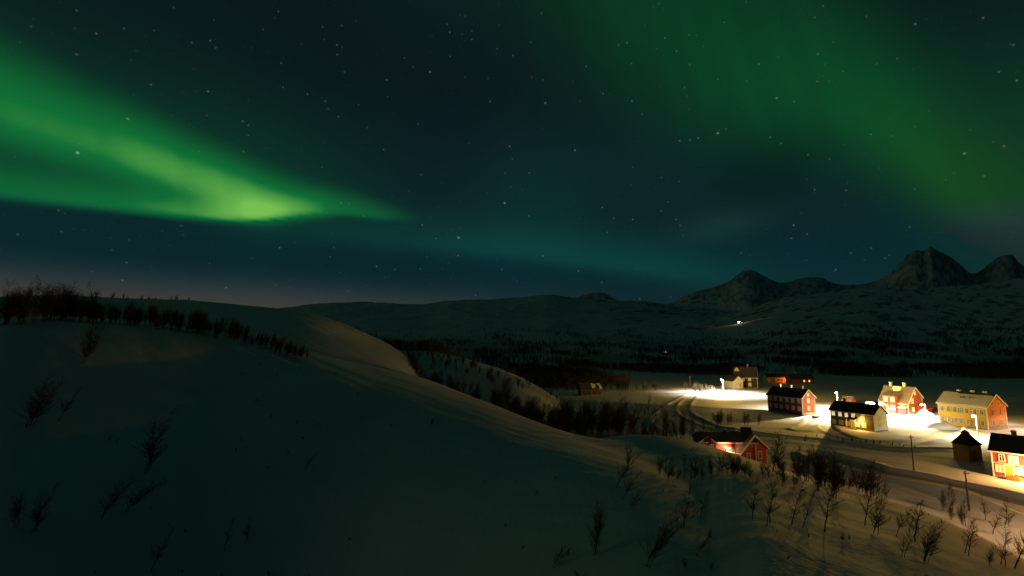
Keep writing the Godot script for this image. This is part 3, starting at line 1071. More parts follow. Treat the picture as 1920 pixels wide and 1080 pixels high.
func build_village() -> void:
	var cold := Color(1.0, 0.91, 0.73)
	var amber := Color(1.0, 0.74, 0.42)
	var o: Node3D
	var st: SurfaceTool
	# dark red two-storey house with its near gable lit
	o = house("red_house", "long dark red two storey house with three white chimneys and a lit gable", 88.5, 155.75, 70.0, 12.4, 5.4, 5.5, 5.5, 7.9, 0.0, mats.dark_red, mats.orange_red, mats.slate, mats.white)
	front_windows(o, 2.7, spread(12.4, [0.09, 0.25, 0.41, 0.58, 0.75, 0.92]), 4.45, 0.82, 1.1, mats.curtain, mats.white)
	front_windows(o, 2.7, spread(12.4, [0.09, 0.25, 0.41, 0.58, 0.75, 0.92]), 2.2, 0.82, 1.1, mats.curtain, mats.white)
	gable_windows(o, 6.2, [0.0], 4.6, 0.9, 1.15, mats.curtain, mats.white)
	gable_windows(o, 6.2, [0.0], 2.3, 0.9, 1.15, mats.curtain, mats.white)
	gable_windows(o, 6.2, [0.0], 6.3, 0.6, 0.6, mats.curtain, mats.white)
	for x in [-3.6, 0.4, 4.4]:
		chimney(o, Vector3(x, 7.9, -0.1), 0.5, 0.75, mats.plaster)
	st = begin()
	box(st, Vector3(6.23, 0.45, 0), Vector3(0.12, 1.3, 5.3))
	put("plinth", st, mats.cream, o)

	# dark green house with a white gable
	o = house("green_house", "dark green two storey house with a white gable and a porch roof", 90.3, 128.5, 68.0, 11.1, 5.0, 4.25, 4.25, 6.3, 0.0, mats.green, mats.white, mats.slate, mats.white)
	front_windows(o, 2.5, spread(11.1, [0.08, 0.24, 0.39, 0.54]), 3.25, 0.85, 1.0, mats.bright_pane, mats.white)
	front_windows(o, 2.5, spread(11.1, [0.75]), 3.25, 0.85, 1.0, mats.curtain, mats.white)
	front_windows(o, 2.5, spread(11.1, [0.08, 0.25, 0.40, 0.63, 0.77]), 1.2, 0.85, 1.0, mats.curtain, mats.white)
	gable_windows(o, 5.55, [0.5], 3.3, 0.9, 1.1, mats.curtain, mats.white)
	gable_windows(o, 5.55, [0.5], 1.25, 0.9, 1.1, mats.curtain, mats.white)
	chimney(o, Vector3(-3.1, 6.3, -0.1), 0.5, 0.8, mats.brick)
	chimney(o, Vector3(4.2, 6.0, -1.2), 0.55, 1.1, mats.slate)
	door(o, Vector3(0.3, 0.2, 2.5), 0.95, 2.0, 0, mats.cream, mats.white)
	st = begin()
	solid(st, [Vector3(-0.7, 2.42, 3.9), Vector3(1.7, 2.42, 3.9), Vector3(1.7, 2.75, 2.52), Vector3(-0.7, 2.75, 2.52)], [Vector3(-0.7, 2.54, 3.9), Vector3(1.7, 2.54, 3.9), Vector3(1.7, 2.9, 2.52), Vector3(-0.7, 2.9, 2.52)])
	put("porch_roof", st, mats.tar, o)
	for x in [-0.55, 1.55]:
		st = begin()
		tube(st, Vector3(x, -0.3, 3.75), Vector3(x, 2.45, 3.75), 0.07, 0.07, 6)
		put("porch_post", st, mats.white, o)
	st = begin()
	box(st, Vector3(0.5, -0.05, 3.2), Vector3(2.6, 0.5, 1.4))
	put("porch_step", st, mats.stone, o)

	# red house with the steep grey roof
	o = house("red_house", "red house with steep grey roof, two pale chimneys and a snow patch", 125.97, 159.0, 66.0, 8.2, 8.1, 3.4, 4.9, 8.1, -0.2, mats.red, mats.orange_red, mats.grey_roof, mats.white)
	# the taller bay in the front wall
	st = begin()
	box(st, Vector3(-0.55, 2.1, 4.25), Vector3(3.6, 6.2, 1.5))
	put("bay_wall", st, mats.red, o)
	st = begin()
	solid(st, [Vector3(-2.6, 5.1, 5.3), Vector3(1.5, 5.1, 5.3), Vector3(1.5, 6.6, 1.3), Vector3(-2.6, 6.6, 1.3)], [Vector3(-2.6, 5.26, 5.3), Vector3(1.5, 5.26, 5.3), Vector3(1.5, 6.78, 1.3), Vector3(-2.6, 6.78, 1.3)])
	put("bay_roof", st, mats.grey_roof, o)
	front_windows(o, 5.0, [-1.55, 0.4], 4.2, 0.85, 1.2, mats.curtain, mats.white)
	front_windows(o, 5.0, [-1.55, 0.4], 1.7, 0.85, 1.2, mats.curtain, mats.white)
	front_windows(o, 4.05, [2.6], 2.6, 0.75, 1.1, mats.curtain, mats.white)
	gable_windows(o, 4.1, [-0.3], 6.3, 0.7, 0.85, mats.curtain, mats.white)
	gable_windows(o, 4.1, [1.6], 4.0, 1.2, 1.4, mats.curtain, mats.white)
	gable_windows(o, 4.1, [1.4], 1.4, 1.2, 1.2, mats.lit_pane, mats.white)
	chimney(o, Vector3(-2.5, 8.0, -0.3), 0.62, 1.15, mats.plaster)
	chimney(o, Vector3(1.4, 8.0, -0.3), 0.62, 1.15, mats.plaster)
	roof_snow(o, [[-1.6, 0.08], [0.5, 0.06], [0.9, 0.14], [0.55, 0.3], [0.15, 0.33], [0.5, 0.4], [0.55, 0.62], [0.1, 0.72], [-1.5, 0.72], [-1.65, 0.5], [-1.2, 0.42], [-1.15, 0.24], [-1.75, 0.18]], 3.4, 8.1, -0.2, 4.05, 0.2)
	st = begin()
	box(st, Vector3(2.9, 0.6, 4.7), Vector3(2.3, 2.6, 1.3))
	put("porch_wall", st, mats.red, o)
	st = begin()
	solid(st, [Vector3(1.65, 1.85, 5.5), Vector3(4.15, 1.85, 5.5), Vector3(4.15, 2.2, 4.06), Vector3(1.65, 2.2, 4.06)], [Vector3(1.65, 1.97, 5.5), Vector3(4.15, 1.97, 5.5), Vector3(4.15, 2.35, 4.06), Vector3(1.65, 2.35, 4.06)])
	put("porch_roof", st, mats.loose_snow, o)
	# lean-to on the far side of the gable
	st = begin()
	solid(st, [Vector3(4.12, -0.6, -0.6), Vector3(6.3, -0.6, -0.6), Vector3(6.3, -0.6, -4.6), Vector3(4.12, -0.6, -4.6)], [Vector3(4.12, 2.6, -0.6), Vector3(6.3, 1.7, -0.6), Vector3(6.3, 1.7, -4.6), Vector3(4.12, 2.6, -4.6)])
	put("lean_to", st, mats.red, o)
	st = begin()
	solid(st, [Vector3(4.12, 2.65, -0.3), Vector3(6.6, 1.62, -0.3), Vector3(6.6, 1.62, -4.9), Vector3(4.12, 2.65, -4.9)], [Vector3(4.12, 2.82, -0.3), Vector3(6.6, 1.79, -0.3), Vector3(6.6, 1.79, -4.9), Vector3(4.12, 2.82, -4.9)])
	put("lean_to_roof", st, mats.orange_red, o)

	o = house("annex", "low white annex with a snowy roof beside the steep red house", 113.0, 152.5, 66.0, 4.2, 4.0, 2.4, 2.4, 3.6, 0.0, mats.white, mats.red, mats.loose_snow, mats.white)
	front_windows(o, 2.0, [-1.1, 0.7], 1.5, 1.0, 0.8, mats.curtain, mats.white)

	# yellow house
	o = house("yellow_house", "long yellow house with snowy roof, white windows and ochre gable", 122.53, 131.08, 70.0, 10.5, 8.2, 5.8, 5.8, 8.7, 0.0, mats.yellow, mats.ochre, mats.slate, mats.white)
	var cols := spread(10.5, [0.08, 0.22, 0.36, 0.46, 0.61, 0.77, 0.90])
	front_windows(o, 4.1, cols, 4.35, 0.62, 1.15, mats.glass, mats.white)
	front_windows(o, 4.1, cols, 1.6, 0.62, 1.15, mats.glass, mats.white)
	gable_windows(o, 5.25, [1.7, -1.6], 4.3, 0.7, 1.2, mats.glass, mats.cream)
	gable_windows(o, 5.25, [1.7, -1.6], 1.7, 0.7, 1.2, mats.glass, mats.cream)
	gable_windows(o, 5.25, [1.6, -1.2], 6.55, 0.6, 0.9, mats.glass, mats.cream)
	roof_snow(o, [[-5.5, 0.12], [-4.2, 0.1], [-2.4, 0.12], [-1.9, 0.2], [1.0, 0.22], [4.9, 0.2], [5.5, 0.25], [5.5, 1.06], [2.0, 1.08], [-2.5, 1.07], [-5.5, 1.08]], 5.8, 8.7, 0.0, 4.1, 0.16)
	for x in [-2.6, 0.4, 3.0]:
		chimney(o, Vector3(x, 8.6, -0.6), 0.6, 0.5, mats.plaster)
	for x in [-0.9, -0.2, 1.1]:
		st = begin()
		box(st, Vector3(x, lerpf(8.7, 5.8, 0.5) + 0.36, 2.05), Vector3(0.32, 0.34, 0.3))
		put("roof_vent", st, mats.slate, o)
	st = begin()
	box(st, Vector3(5.28, 0.4, 0), Vector3(0.12, 1.2, 8.0))
	put("plinth", st, mats.stone, o)

	# small square store with a tall hipped roof
	o = thing("storehouse", "small square ochre store with a tall hipped roof and a cap", "shed", Vector3(85.3, height(85.3, -93.0) - 0.2, -93.0), deg_to_rad(-75.0))
	st = begin()
	box(st, Vector3(0, 1.3, 0), Vector3(2.6, 3.6, 3.2))
	put("wall", st, mats.straw, o)
	st = begin()
	box(st, Vector3(1.32, 1.3, 0), Vector3(0.06, 3.6, 3.16))
	put("gable_wall", st, mats.straw, o)
	st = begin()
	var r0 := Vector2(1.5, 1.8)
	var r1 := Vector2(0.85, 1.0)
	var r2 := Vector2(0.48, 0.5)
	for k in [[r0, 3.0, r1, 4.1], [r1, 4.1, r2, 4.75]]:
		var lo: Vector2 = k[0]
		var hi: Vector2 = k[2]
		solid(st, [Vector3(-lo.x, k[1], lo.y), Vector3(lo.x, k[1], lo.y), Vector3(lo.x, k[1], -lo.y), Vector3(-lo.x, k[1], -lo.y)], [Vector3(-hi.x, k[3], hi.y), Vector3(hi.x, k[3], hi.y), Vector3(hi.x, k[3], -hi.y), Vector3(-hi.x, k[3], -hi.y)])
	put("roof", st, mats.tar, o)
	st = begin()
	box(st, Vector3(0, 4.95, 0), Vector3(0.85, 0.4, 0.9))
	tube(st, Vector3(0, 5.15, 0), Vector3(0, 5.6, 0), 0.62, 0.0, 8)
	put("roof_cap", st, mats.dark_red, o)
	st = begin()
	box(st, Vector3(1.36, 1.0, 0.3), Vector3(0.06, 1.9, 0.9))
	put("door", st, mats.brown, o)

	# red house at the edge of the view
	o = house("red_house", "bright red house with a dark roof and a lamp over its door", 85.3, 79.0, 54.0, 12.0, 7.0, 4.15, 4.15, 6.3, 0.0, mats.red, mats.red, mats.slate, mats.white)
	front_windows(o, 3.5, [-4.8], 3.05, 0.55, 0.95, mats.glass, mats.white)
	front_windows(o, 3.5, [-3.5, -1.2, 1.4], 3.0, 0.95, 1.0, mats.curtain, mats.white)
	front_windows(o, 3.5, [-5.2], 1.35, 0.75, 1.0, mats.curtain, mats.white)
	front_windows(o, 3.5, [-3.1, -1.2, 1.4], 1.3, 0.95, 1.0, mats.curtain, mats.white)
	door(o, Vector3(-4.15, 0.1, 3.5), 0.8, 1.9, 0, mats.yellow, mats.white)
	chimney(o, Vector3(-3.6, 6.2, 0.0), 0.55, 0.75, mats.brick)
	st = begin()
	box(st, Vector3(-3.6, 0.05, 4.4), Vector3(1.5, 1.0, 0.8))
	put("porch_step", st, mats.ochre, o)
	st = begin()
	box(st, Vector3(0, 2.2, 3.52), Vector3(11.8, 0.1, 0.05))
	put("band_board", st, mats.white, o)

	# the red house below the slope: a long body with two gabled wings
	o = house("red_house", "dark red house with two gabled wings half hidden by the slope", 37.6, 87.8, 4.0, 9.0, 4.4, 4.7, 4.7, 5.75, 0.0, mats.red, mats.red, mats.grey_roof, mats.white)
	chimney(o, Vector3(0.2, 5.6, 0.3), 0.4, 0.7, mats.tar)
	front_windows(o, 2.2, [0.0], 3.2, 0.6, 0.9, mats.lit_pane, mats.white)
	var wing := Node3D.new()
	wing.name = "gabled_wing"
	wing.position = Vector3(40.7, 0, -87.5) - o.position
	wing.rotation.y = deg_to_rad(-60.2 + 4.0)
	o.add_child(wing, true)
	body(wing, Vector3.ZERO, 4.0, 7.2, 3.3, 3.3, 5.75, 0.0, mats.red, mats.red, mats.grey_roof, mats.white)
	gable_windows(wing, 2.0, [1.5, -1.6], 2.3, 0.8, 1.1, mats.glass, mats.white)
	gable_windows(wing, 2.0, [0.1], 4.4, 0.65, 0.85, mats.glass, mats.white)
	gable_windows(wing, 2.0, [-1.8], 0.7, 0.8, 0.9, mats.glass, mats.white)
	wing = Node3D.new()
	wing.name = "gabled_wing"
	wing.position = Vector3(34.2, 0, -87.2) - o.position
	wing.rotation.y = deg_to_rad(-101.0 + 4.0)
	o.add_child(wing, true)
	body(wing, Vector3.ZERO, 4.0, 2.8, 4.5, 4.5, 5.6, 0.0, mats.dark_red, mats.dark_red, mats.grey_roof, mats.white)
	gable_windows(wing, 2.0, [0.6, -0.6], 3.75, 0.5, 0.9, mats.glass, mats.white)
	wall_lamp("small lamp in the corner of the winged red house", Vector3(36.7, 3.9, -84.9), Color(1.0, 0.75, 0.5), 14.0)

	# far end of the village
	o = house("white_house", "small white house with a lit gable beside the far lamp", 113.3, 249.5, 82.0, 8.0, 4.8, 3.8, 3.8, 6.0, 0.0, mats.white, mats.white, mats.slate, mats.white)
	gable_windows(o, 4.0, [1.1, -1.1], 1.9, 1.0, 1.7, mats.curtain, mats.cream)
	gable_windows(o, 4.0, [0.0], 4.4, 0.9, 0.9, mats.curtain, mats.cream)
	o = house("dark_house", "tall dark brown house with two pale windows behind the white house", 122.0, 255.0, 20.0, 10.5, 8.0, 5.4, 5.4, 10.4, 0.0, mats.tar, mats.tar, mats.slate, mats.white)
	front_windows(o, 4.0, [-1.4, 1.6], 4.4, 1.2, 1.5, mats.curtain, mats.white)
	front_windows(o, 4.0, [-3.4, 1.6], 1.7, 1.2, 1.5, mats.curtain, mats.white)
	st = begin()
	quad(st, Vector3(-5.4, 8.4, 2.2), Vector3(-4.0, 10.5, 2.2), Vector3(-4.0, 10.5, -1.5), Vector3(-5.4, 8.4, -1.5))
	tri(st, Vector3(-5.4, 8.4, 2.2), Vector3(-4.0, 10.5, 2.2), Vector3(-2.6, 8.4, 2.2))
	quad(st, Vector3(-2.6, 8.4, 2.2), Vector3(-2.6, 8.4, -1.5), Vector3(-4.0, 10.5, -1.5), Vector3(-4.0, 10.5, 2.2))
	put("dormer", st, mats.cream, o)
	chimney(o, Vector3(1.5, 10.3, 0), 0.7, 1.1, mats.brick)
	o = house("barn", "long low barn with a wall lit orange beyond the village", 156.5, 290.0, 4.0, 11.5, 6.0, 3.2, 3.2, 5.0, 0.0, mats.cream, mats.brown, mats.slate, mats.brown)
	door(o, Vector3(-2.5, 0.1, 3.0), 2.2, 2.5, 0, mats.brown, mats.brown)
	front_windows(o, 3.0, [0.6, 2.6], 1.7, 0.8, 0.8, mats.glass, mats.brown)
	wall_lamp("orange lamp at the end of the low barn wall", Vector3(161.0, 2.6, -284.2), Color(1.0, 0.42, 0.08), 30.0)
	o = house("dark_cabin", "low dark cabin with two glowing windows beyond the red houses", 163.5, 277.0, 6.0, 12.5, 6.0, 3.0, 3.0, 5.6, 0.0, mats.dark_red, mats.tar, mats.slate, mats.tar)
	front_windows(o, 3.0, [0.9, 3.6], 1.9, 0.9, 1.1, mats.lit_pane, mats.tar)
	chimney(o, Vector3(-2.0, 5.5, 0), 0.6, 0.8, mats.brick)
	o = house("snowy_cabin", "pair of dark cabins under patchy snow roofs at the edge of the thicket", 35.2, 216.0, -14.0, 7.0, 5.0, 2.6, 2.6, 4.8, 0.0, mats.tar, mats.brown, mats.tar, mats.brown)
	front_windows(o, 2.5, [-1.5, 1.5], 1.5, 0.8, 0.9, mats.glass, mats.brown)
	roof_snow(o, [[-2.6, 0.1], [-0.2, 0.05], [1.4, 0.3], [1.0, 0.8], [-0.4, 0.95], [-1.2, 0.5]], 2.6, 4.8, 0.0, 2.5)
	roof_snow(o, [[1.8, 0.1], [3.7, 0.1], [3.8, 1.05], [2.6, 1.1], [2.9, 0.5]], 2.6, 4.8, 0.0, 2.5)
	body(o, Vector3(-4.6, 0.4, 3.0), 4.6, 4.0, 2.8, 2.8, 5.3, 0.0, mats.tar, mats.tar, mats.tar, mats.brown)
	o = house("red_shed", "tiny dark red shed behind the roof of the winged house", 54.2, 114.5, 20.0, 1.5, 1.4, 1.7, 1.7, 2.3, 0.0, mats.dark_red, mats.orange_red, mats.tar, mats.tar)
	door(o, Vector3(0, 0.0, 0.7), 0.7, 1.5, 0, mats.brown, mats.tar)
	o = house("red_shed", "small red shed in the glare behind the green house", 118.0, 172.0, 60.0, 2.6, 2.2, 2.4, 2.4, 3.6, 0.0, mats.red, mats.orange_red, mats.grey_roof, mats.red)
	door(o, Vector3(0, 0.0, 1.1), 0.9, 1.8, 0, mats.brown, mats.red)
	far_cabin(587.0, 1242.0, "lone far cabin with a bright lamp high on the mountainside", 6000.0)
	far_cabin(198.4, 622.0, "far cabin with a faint reddish lamp at the mountain foot", 5.0)

	# lamps
	street_lamp("street lamp at the far bend beside the small white house", 95.4, 220.5, 6.4, Vector3(-0.9, 0.05, 0.2), cold, 2000.0, mats.plaster, 1.1, 0.5)
	street_lamp("street lamp glaring above the roof of the green house", 103.6, 156.0, 6.6, Vector3(-0.5, 0.05, 0.4), cold, 2800.0, mats.plaster, 1.1, 0.68)
	street_lamp("street lamp before the gable of the steep roofed red house", 118.6, 141.0, 4.6, Vector3(-1.2, 0.0, 0.3), Color(1.0, 0.91, 0.73), 1500.0, mats.plaster, 1.5, 0.5)
	street_lamp("street lamp on a pale pole before the yellow house", 107.0, 113.5, 5.2, Vector3(-0.7, 0.05, 0.1), Color(1.0, 0.97, 0.72), 130.0, mats.cream)
	street_lamp("orange street lamp beyond the ochre gable of the yellow house", 133.0, 119.0, 6.0, Vector3(-0.8, 0.05, 0.2), Color(1.0, 0.7, 0.38), 170.0, mats.wood_pole)
	street_lamp("orange street lamp by the road bend below the bright red house", 63.0, 51.0, 9.0, Vector3(-0.8, 0.05, 0.3), Color(1.0, 0.78, 0.52), 130.0, mats.wood_pole, 0.3, 0.9, height(63.0, -51.0))
	wall_lamp("lamp over the door of the bright red house", Vector3(80.4, 2.35, -76.4), amber, 210.0)
	wall_lamp("porch lamp under the canopy of the green house", Vector3(88.3, 2.2, -125.2), Color(1.0, 0.72, 0.32), 26.0)

	# poles
	utility_pole("dark utility pole in the snow field before the green house", 68.2, 84.6, 5.9, mats.wood_pole)
	utility_pole("dark utility pole beside the road below the red house", 59.2, 65.2, 4.9, mats.wood_pole)
	utility_pole("pale pole at the far bend of the village road", 95.5, 261.8, 5.2, mats.plaster)

	# an upturned orange boat and heaps of cleared snow by the yard
	o = thing("upturned_boat", "upturned orange boat half buried in snow by the red house", "boat", Vector3(122.6, -0.1, -146.2), 0.35)
	st = begin()
	var ribs := 14
	for i in ribs:
		for k in 8:
			var p := []
			for c in [[i, k], [i + 1, k], [i + 1, k + 1], [i, k + 1]]:
				var u: float = float(c[0]) / ribs * 2.0 - 1.0
				var a: float = PI * c[1] / 8.0
				var wide := 0.85 * pow(1.0 - u * u * 0.98, 0.55)
				p.append(Vector3(u * 2.0, 1.25 * pow(sin(a), 0.7) * (1.0 - 0.45 * u * u), -cos(a) * wide))
			quad(st, p[0], p[3], p[2], p[1])
	put("hull", st, mats.orange_cloth, o)
	st = begin()
	box(st, Vector3(0, 1.26, 0), Vector3(2.6, 0.1, 0.12))
	put("keel", st, mats.ochre, o)
	snow_heap("tall snow heap behind the upturned orange boat", 124.6, 148.4, Vector3(2.6, 2.3, 2.0), 3)
	snow_heap("broad bank of cleared snow before the yellow house", 112.2, 128.5, Vector3(4.2, 1.7, 2.6), 7)
	snow_heap("low heap of cleared snow before the red bay wall", 114.0, 150.0, Vector3(1.3, 0.9, 1.2), 12)
	o = thing("rowing_boat", "snow covered rowing boat lying at the foot of the lit gable", "boat", Vector3(90.6, 0.0, -146.6), 0.5)
	st = begin()
	solid(st, [Vector3(-1.3, 0.0, 0.35), Vector3(1.4, 0.0, 0.3), Vector3(1.4, 0.0, -0.3), Vector3(-1.3, 0.0, -0.35)], [Vector3(-1.6, 0.55, 0.7), Vector3(2.0, 0.65, 0.12), Vector3(2.0, 0.65, -0.12), Vector3(-1.6, 0.55, -0.7)])
	put("hull", st, mats.tar, o)
	st = begin()
	ball(st, Vector3(0, 0.58, 0), Vector3(1.75, 0.3, 0.62), 5, 12)
	put("snow_cover", st, mats.loose_snow, o)
	# fence posts by the far road
	for k in 7:
		var x := 92.0 + k * 3.1
		var s := 214.0 + k * 2.2 + (k % 3) * 0.8
		var f := thing("fence_post", ["first", "second", "third", "fourth", "fifth", "sixth", "last"][k] + " fence post from the street lamp at the far bend", "fence post", Vector3(x, height(x, -s), -s), 0.0, "fence posts below the far lamp")
		st = begin()
		tube(st, Vector3(0, -0.4, 0), Vector3(0.03, 1.35, 0), 0.06, 0.05, 6, true)
		put("post", st, mats.wood_pole, f)


func snow_heap(label: String, x: float, s: float, size: Vector3, sd: int) -> void:
	var st := begin()
	st.set_smooth_group(0)
	var n := FastNoiseLite.new()
	n.seed = sd
	n.frequency = 0.5
	var place := func(i: int, j: int) -> Vector3:
		var a := TAU * i / 20.0
		var r := j / 8.0
		var d := Vector3(cos(a) * r, cos(r * PI / 2.0), sin(a) * r)
		var l := 1.0 + 0.35 * n.get_noise_3d(d.x * 3.0, d.y * 3.0, d.z * 3.0)
		return Vector3(d.x * size.x, d.y * size.y, d.z * size.z) * l - Vector3(0, 0.15, 0)
	for j in 8:
		for i in 20:
			var a: Vector3 = place.call(i, j)
			var b: Vector3 = place.call(i + 1, j)
			var c: Vector3 = place.call(i + 1, j + 1)
			var d: Vector3 = place.call(i, j + 1)
			quad(st, a, b, c, d)
	var o := put("snow_heap", st, mats.loose_snow)
	o.position = Vector3(x, height(x, -s), -s)
	tag(o, label, "snow heap", "heaps of cleared snow")


func far_cabin(x: float, s: float, label: String, glow: float) -> void:
	var y := height(x, -s)
	var o := house("far_cabin", label, x, s, 40.0, 7.0, 5.0, 2.8, 2.8, 4.8, 0.0, mats.tar, mats.tar, mats.loose_snow, mats.tar, y)
	front_windows(o, 2.5, [-1.6, 1.6], 1.6, 0.8, 0.9, mats.glass, mats.tar)
	var c := Color(1.0, 0.85, 0.6) if glow > 100.0 else Color(1.0, 0.5, 0.35)
	bulb(o, Vector3(0, 3.9, 3.3), c, 0.24, glow)
	lamp_light(o, Vector3(0, 3.9, 3.3), c, 9.0)

# ------------------------------------------------------------------ bare birches and scrub

var birches := []
var tilt := RandomNumberGenerator.new()


# A leafless mountain birch one metre tall: [stems, twigs]. lean bends it towards +x.
func birch_meshes(sd: int, stems: int, lean: float, width: float, boughs: int) -> Array:
	var r := RandomNumberGenerator.new()
	r.seed = sd
	var trunk := begin()
	var twigs := begin()
	for k in stems:
		var foot := Vector3(r.randf_range(-0.05, 0.05), -0.06, r.randf_range(-0.05, 0.05)) * (1.0 if stems > 1 else 0.0)
		var out := Vector3(r.randf_range(-1, 1), 0, r.randf_range(-1, 1)) * (0.16 if stems > 1 else 0.05) + Vector3(lean * r.randf_range(0.7, 1.2), 0, 0)
		var tall := r.randf_range(0.72, 1.0) if k > 0 else 1.0
		var r0 := 0.017 / sqrt(float(stems)) * r.randf_range(0.9, 1.2) * 0.72
		var n := 7
		var line := []
		var wob := Vector3.ZERO
		for i in n + 1:
			var t := float(i) / n
			wob += Vector3(r.randf_range(-1, 1), 0, r.randf_range(-1, 1)) * 0.017
			line.append(foot + Vector3(0, (tall + 0.06) * t, 0) + out * (0.45 * t + 0.55 * t * t) * tall + wob)
		for i in n:
			tube(trunk, line[i], line[i + 1], r0 * (1.0 - 0.92 * i / n), r0 * (1.0 - 0.92 * (i + 1) / n), 5)
		var count := int(boughs / sqrt(float(stems)))
		for b in count:
			var t := r.randf_range(0.2, 0.98)
			var f := t * n
			var at: Vector3 = line[int(f)].lerp(line[mini(int(f) + 1, n)], f - int(f))
			var a := r.randf() * TAU
			var len := width * (1.05 - 0.75 * t) * r.randf_range(0.55, 1.15) * tall
			var dir := Vector3(cos(a), r.randf_range(0.55, 1.5), sin(a)).normalized()
			dir = (dir + Vector3(lean * 0.5, 0, 0)).normalized()
			var p := at
			var rb := r0 * (1.0 - 0.85 * t) * 0.55 + 0.0015
			for i in 3:
				var q := p + dir * len / 3.0
				tube(twigs, p, q, rb * (1.0 - 0.28 * i), rb * (1.0 - 0.28 * (i + 1)), 3)
				for tw in 4:
					var d2 := (dir + Vector3(r.randf_range(-1, 1), r.randf_range(-0.35, 0.8), r.randf_range(-1, 1)) * 0.85).normalized()
					var o := p.lerp(q, r.randf())
					var l2 := len * r.randf_range(0.22, 0.5)
					var m := o + d2 * l2 * 0.55
					tube(twigs, o, m, rb * 0.42, rb * 0.26, 3)
					tube(twigs, m, m + (d2 + Vector3(0, 0.35, 0)).normalized() * l2 * 0.55, rb * 0.26, 0.0, 3)
				p = q
				dir = (dir + Vector3(r.randf_range(-0.3, 0.3), 0.14, r.randf_range(-0.3, 0.3))).normalized()
	trunk.generate_normals()
	twigs.generate_normals()
	return [trunk.commit(), twigs.commit()]


func birch(kind: int, label: String, x: float, s: float, h: float, turn: float, group := "", scrub := false, form := Vector3(0, 1.05, -0.07)) -> void:
	var o := thing("birch_shrub" if scrub else "birch_tree", label, "shrub" if scrub else "tree", Vector3(x, height(x, -s) - 0.02 * h, -s), turn, group)
	o.basis = Basis.from_euler(Vector3(form.x, 0, form.z)) * Basis(Vector3.UP, turn) * Basis.from_scale(Vector3(h * form.y, h, h * form.y))
	for i in 2:
		var m := MeshInstance3D.new()
		m.name = ["trunk", "crown"][i]
		m.mesh = birches[kind][i]
		m.material_override = [mats.birch if h < 2.4 else mats.bark, mats.twig][i]
		o.add_child(m, true)


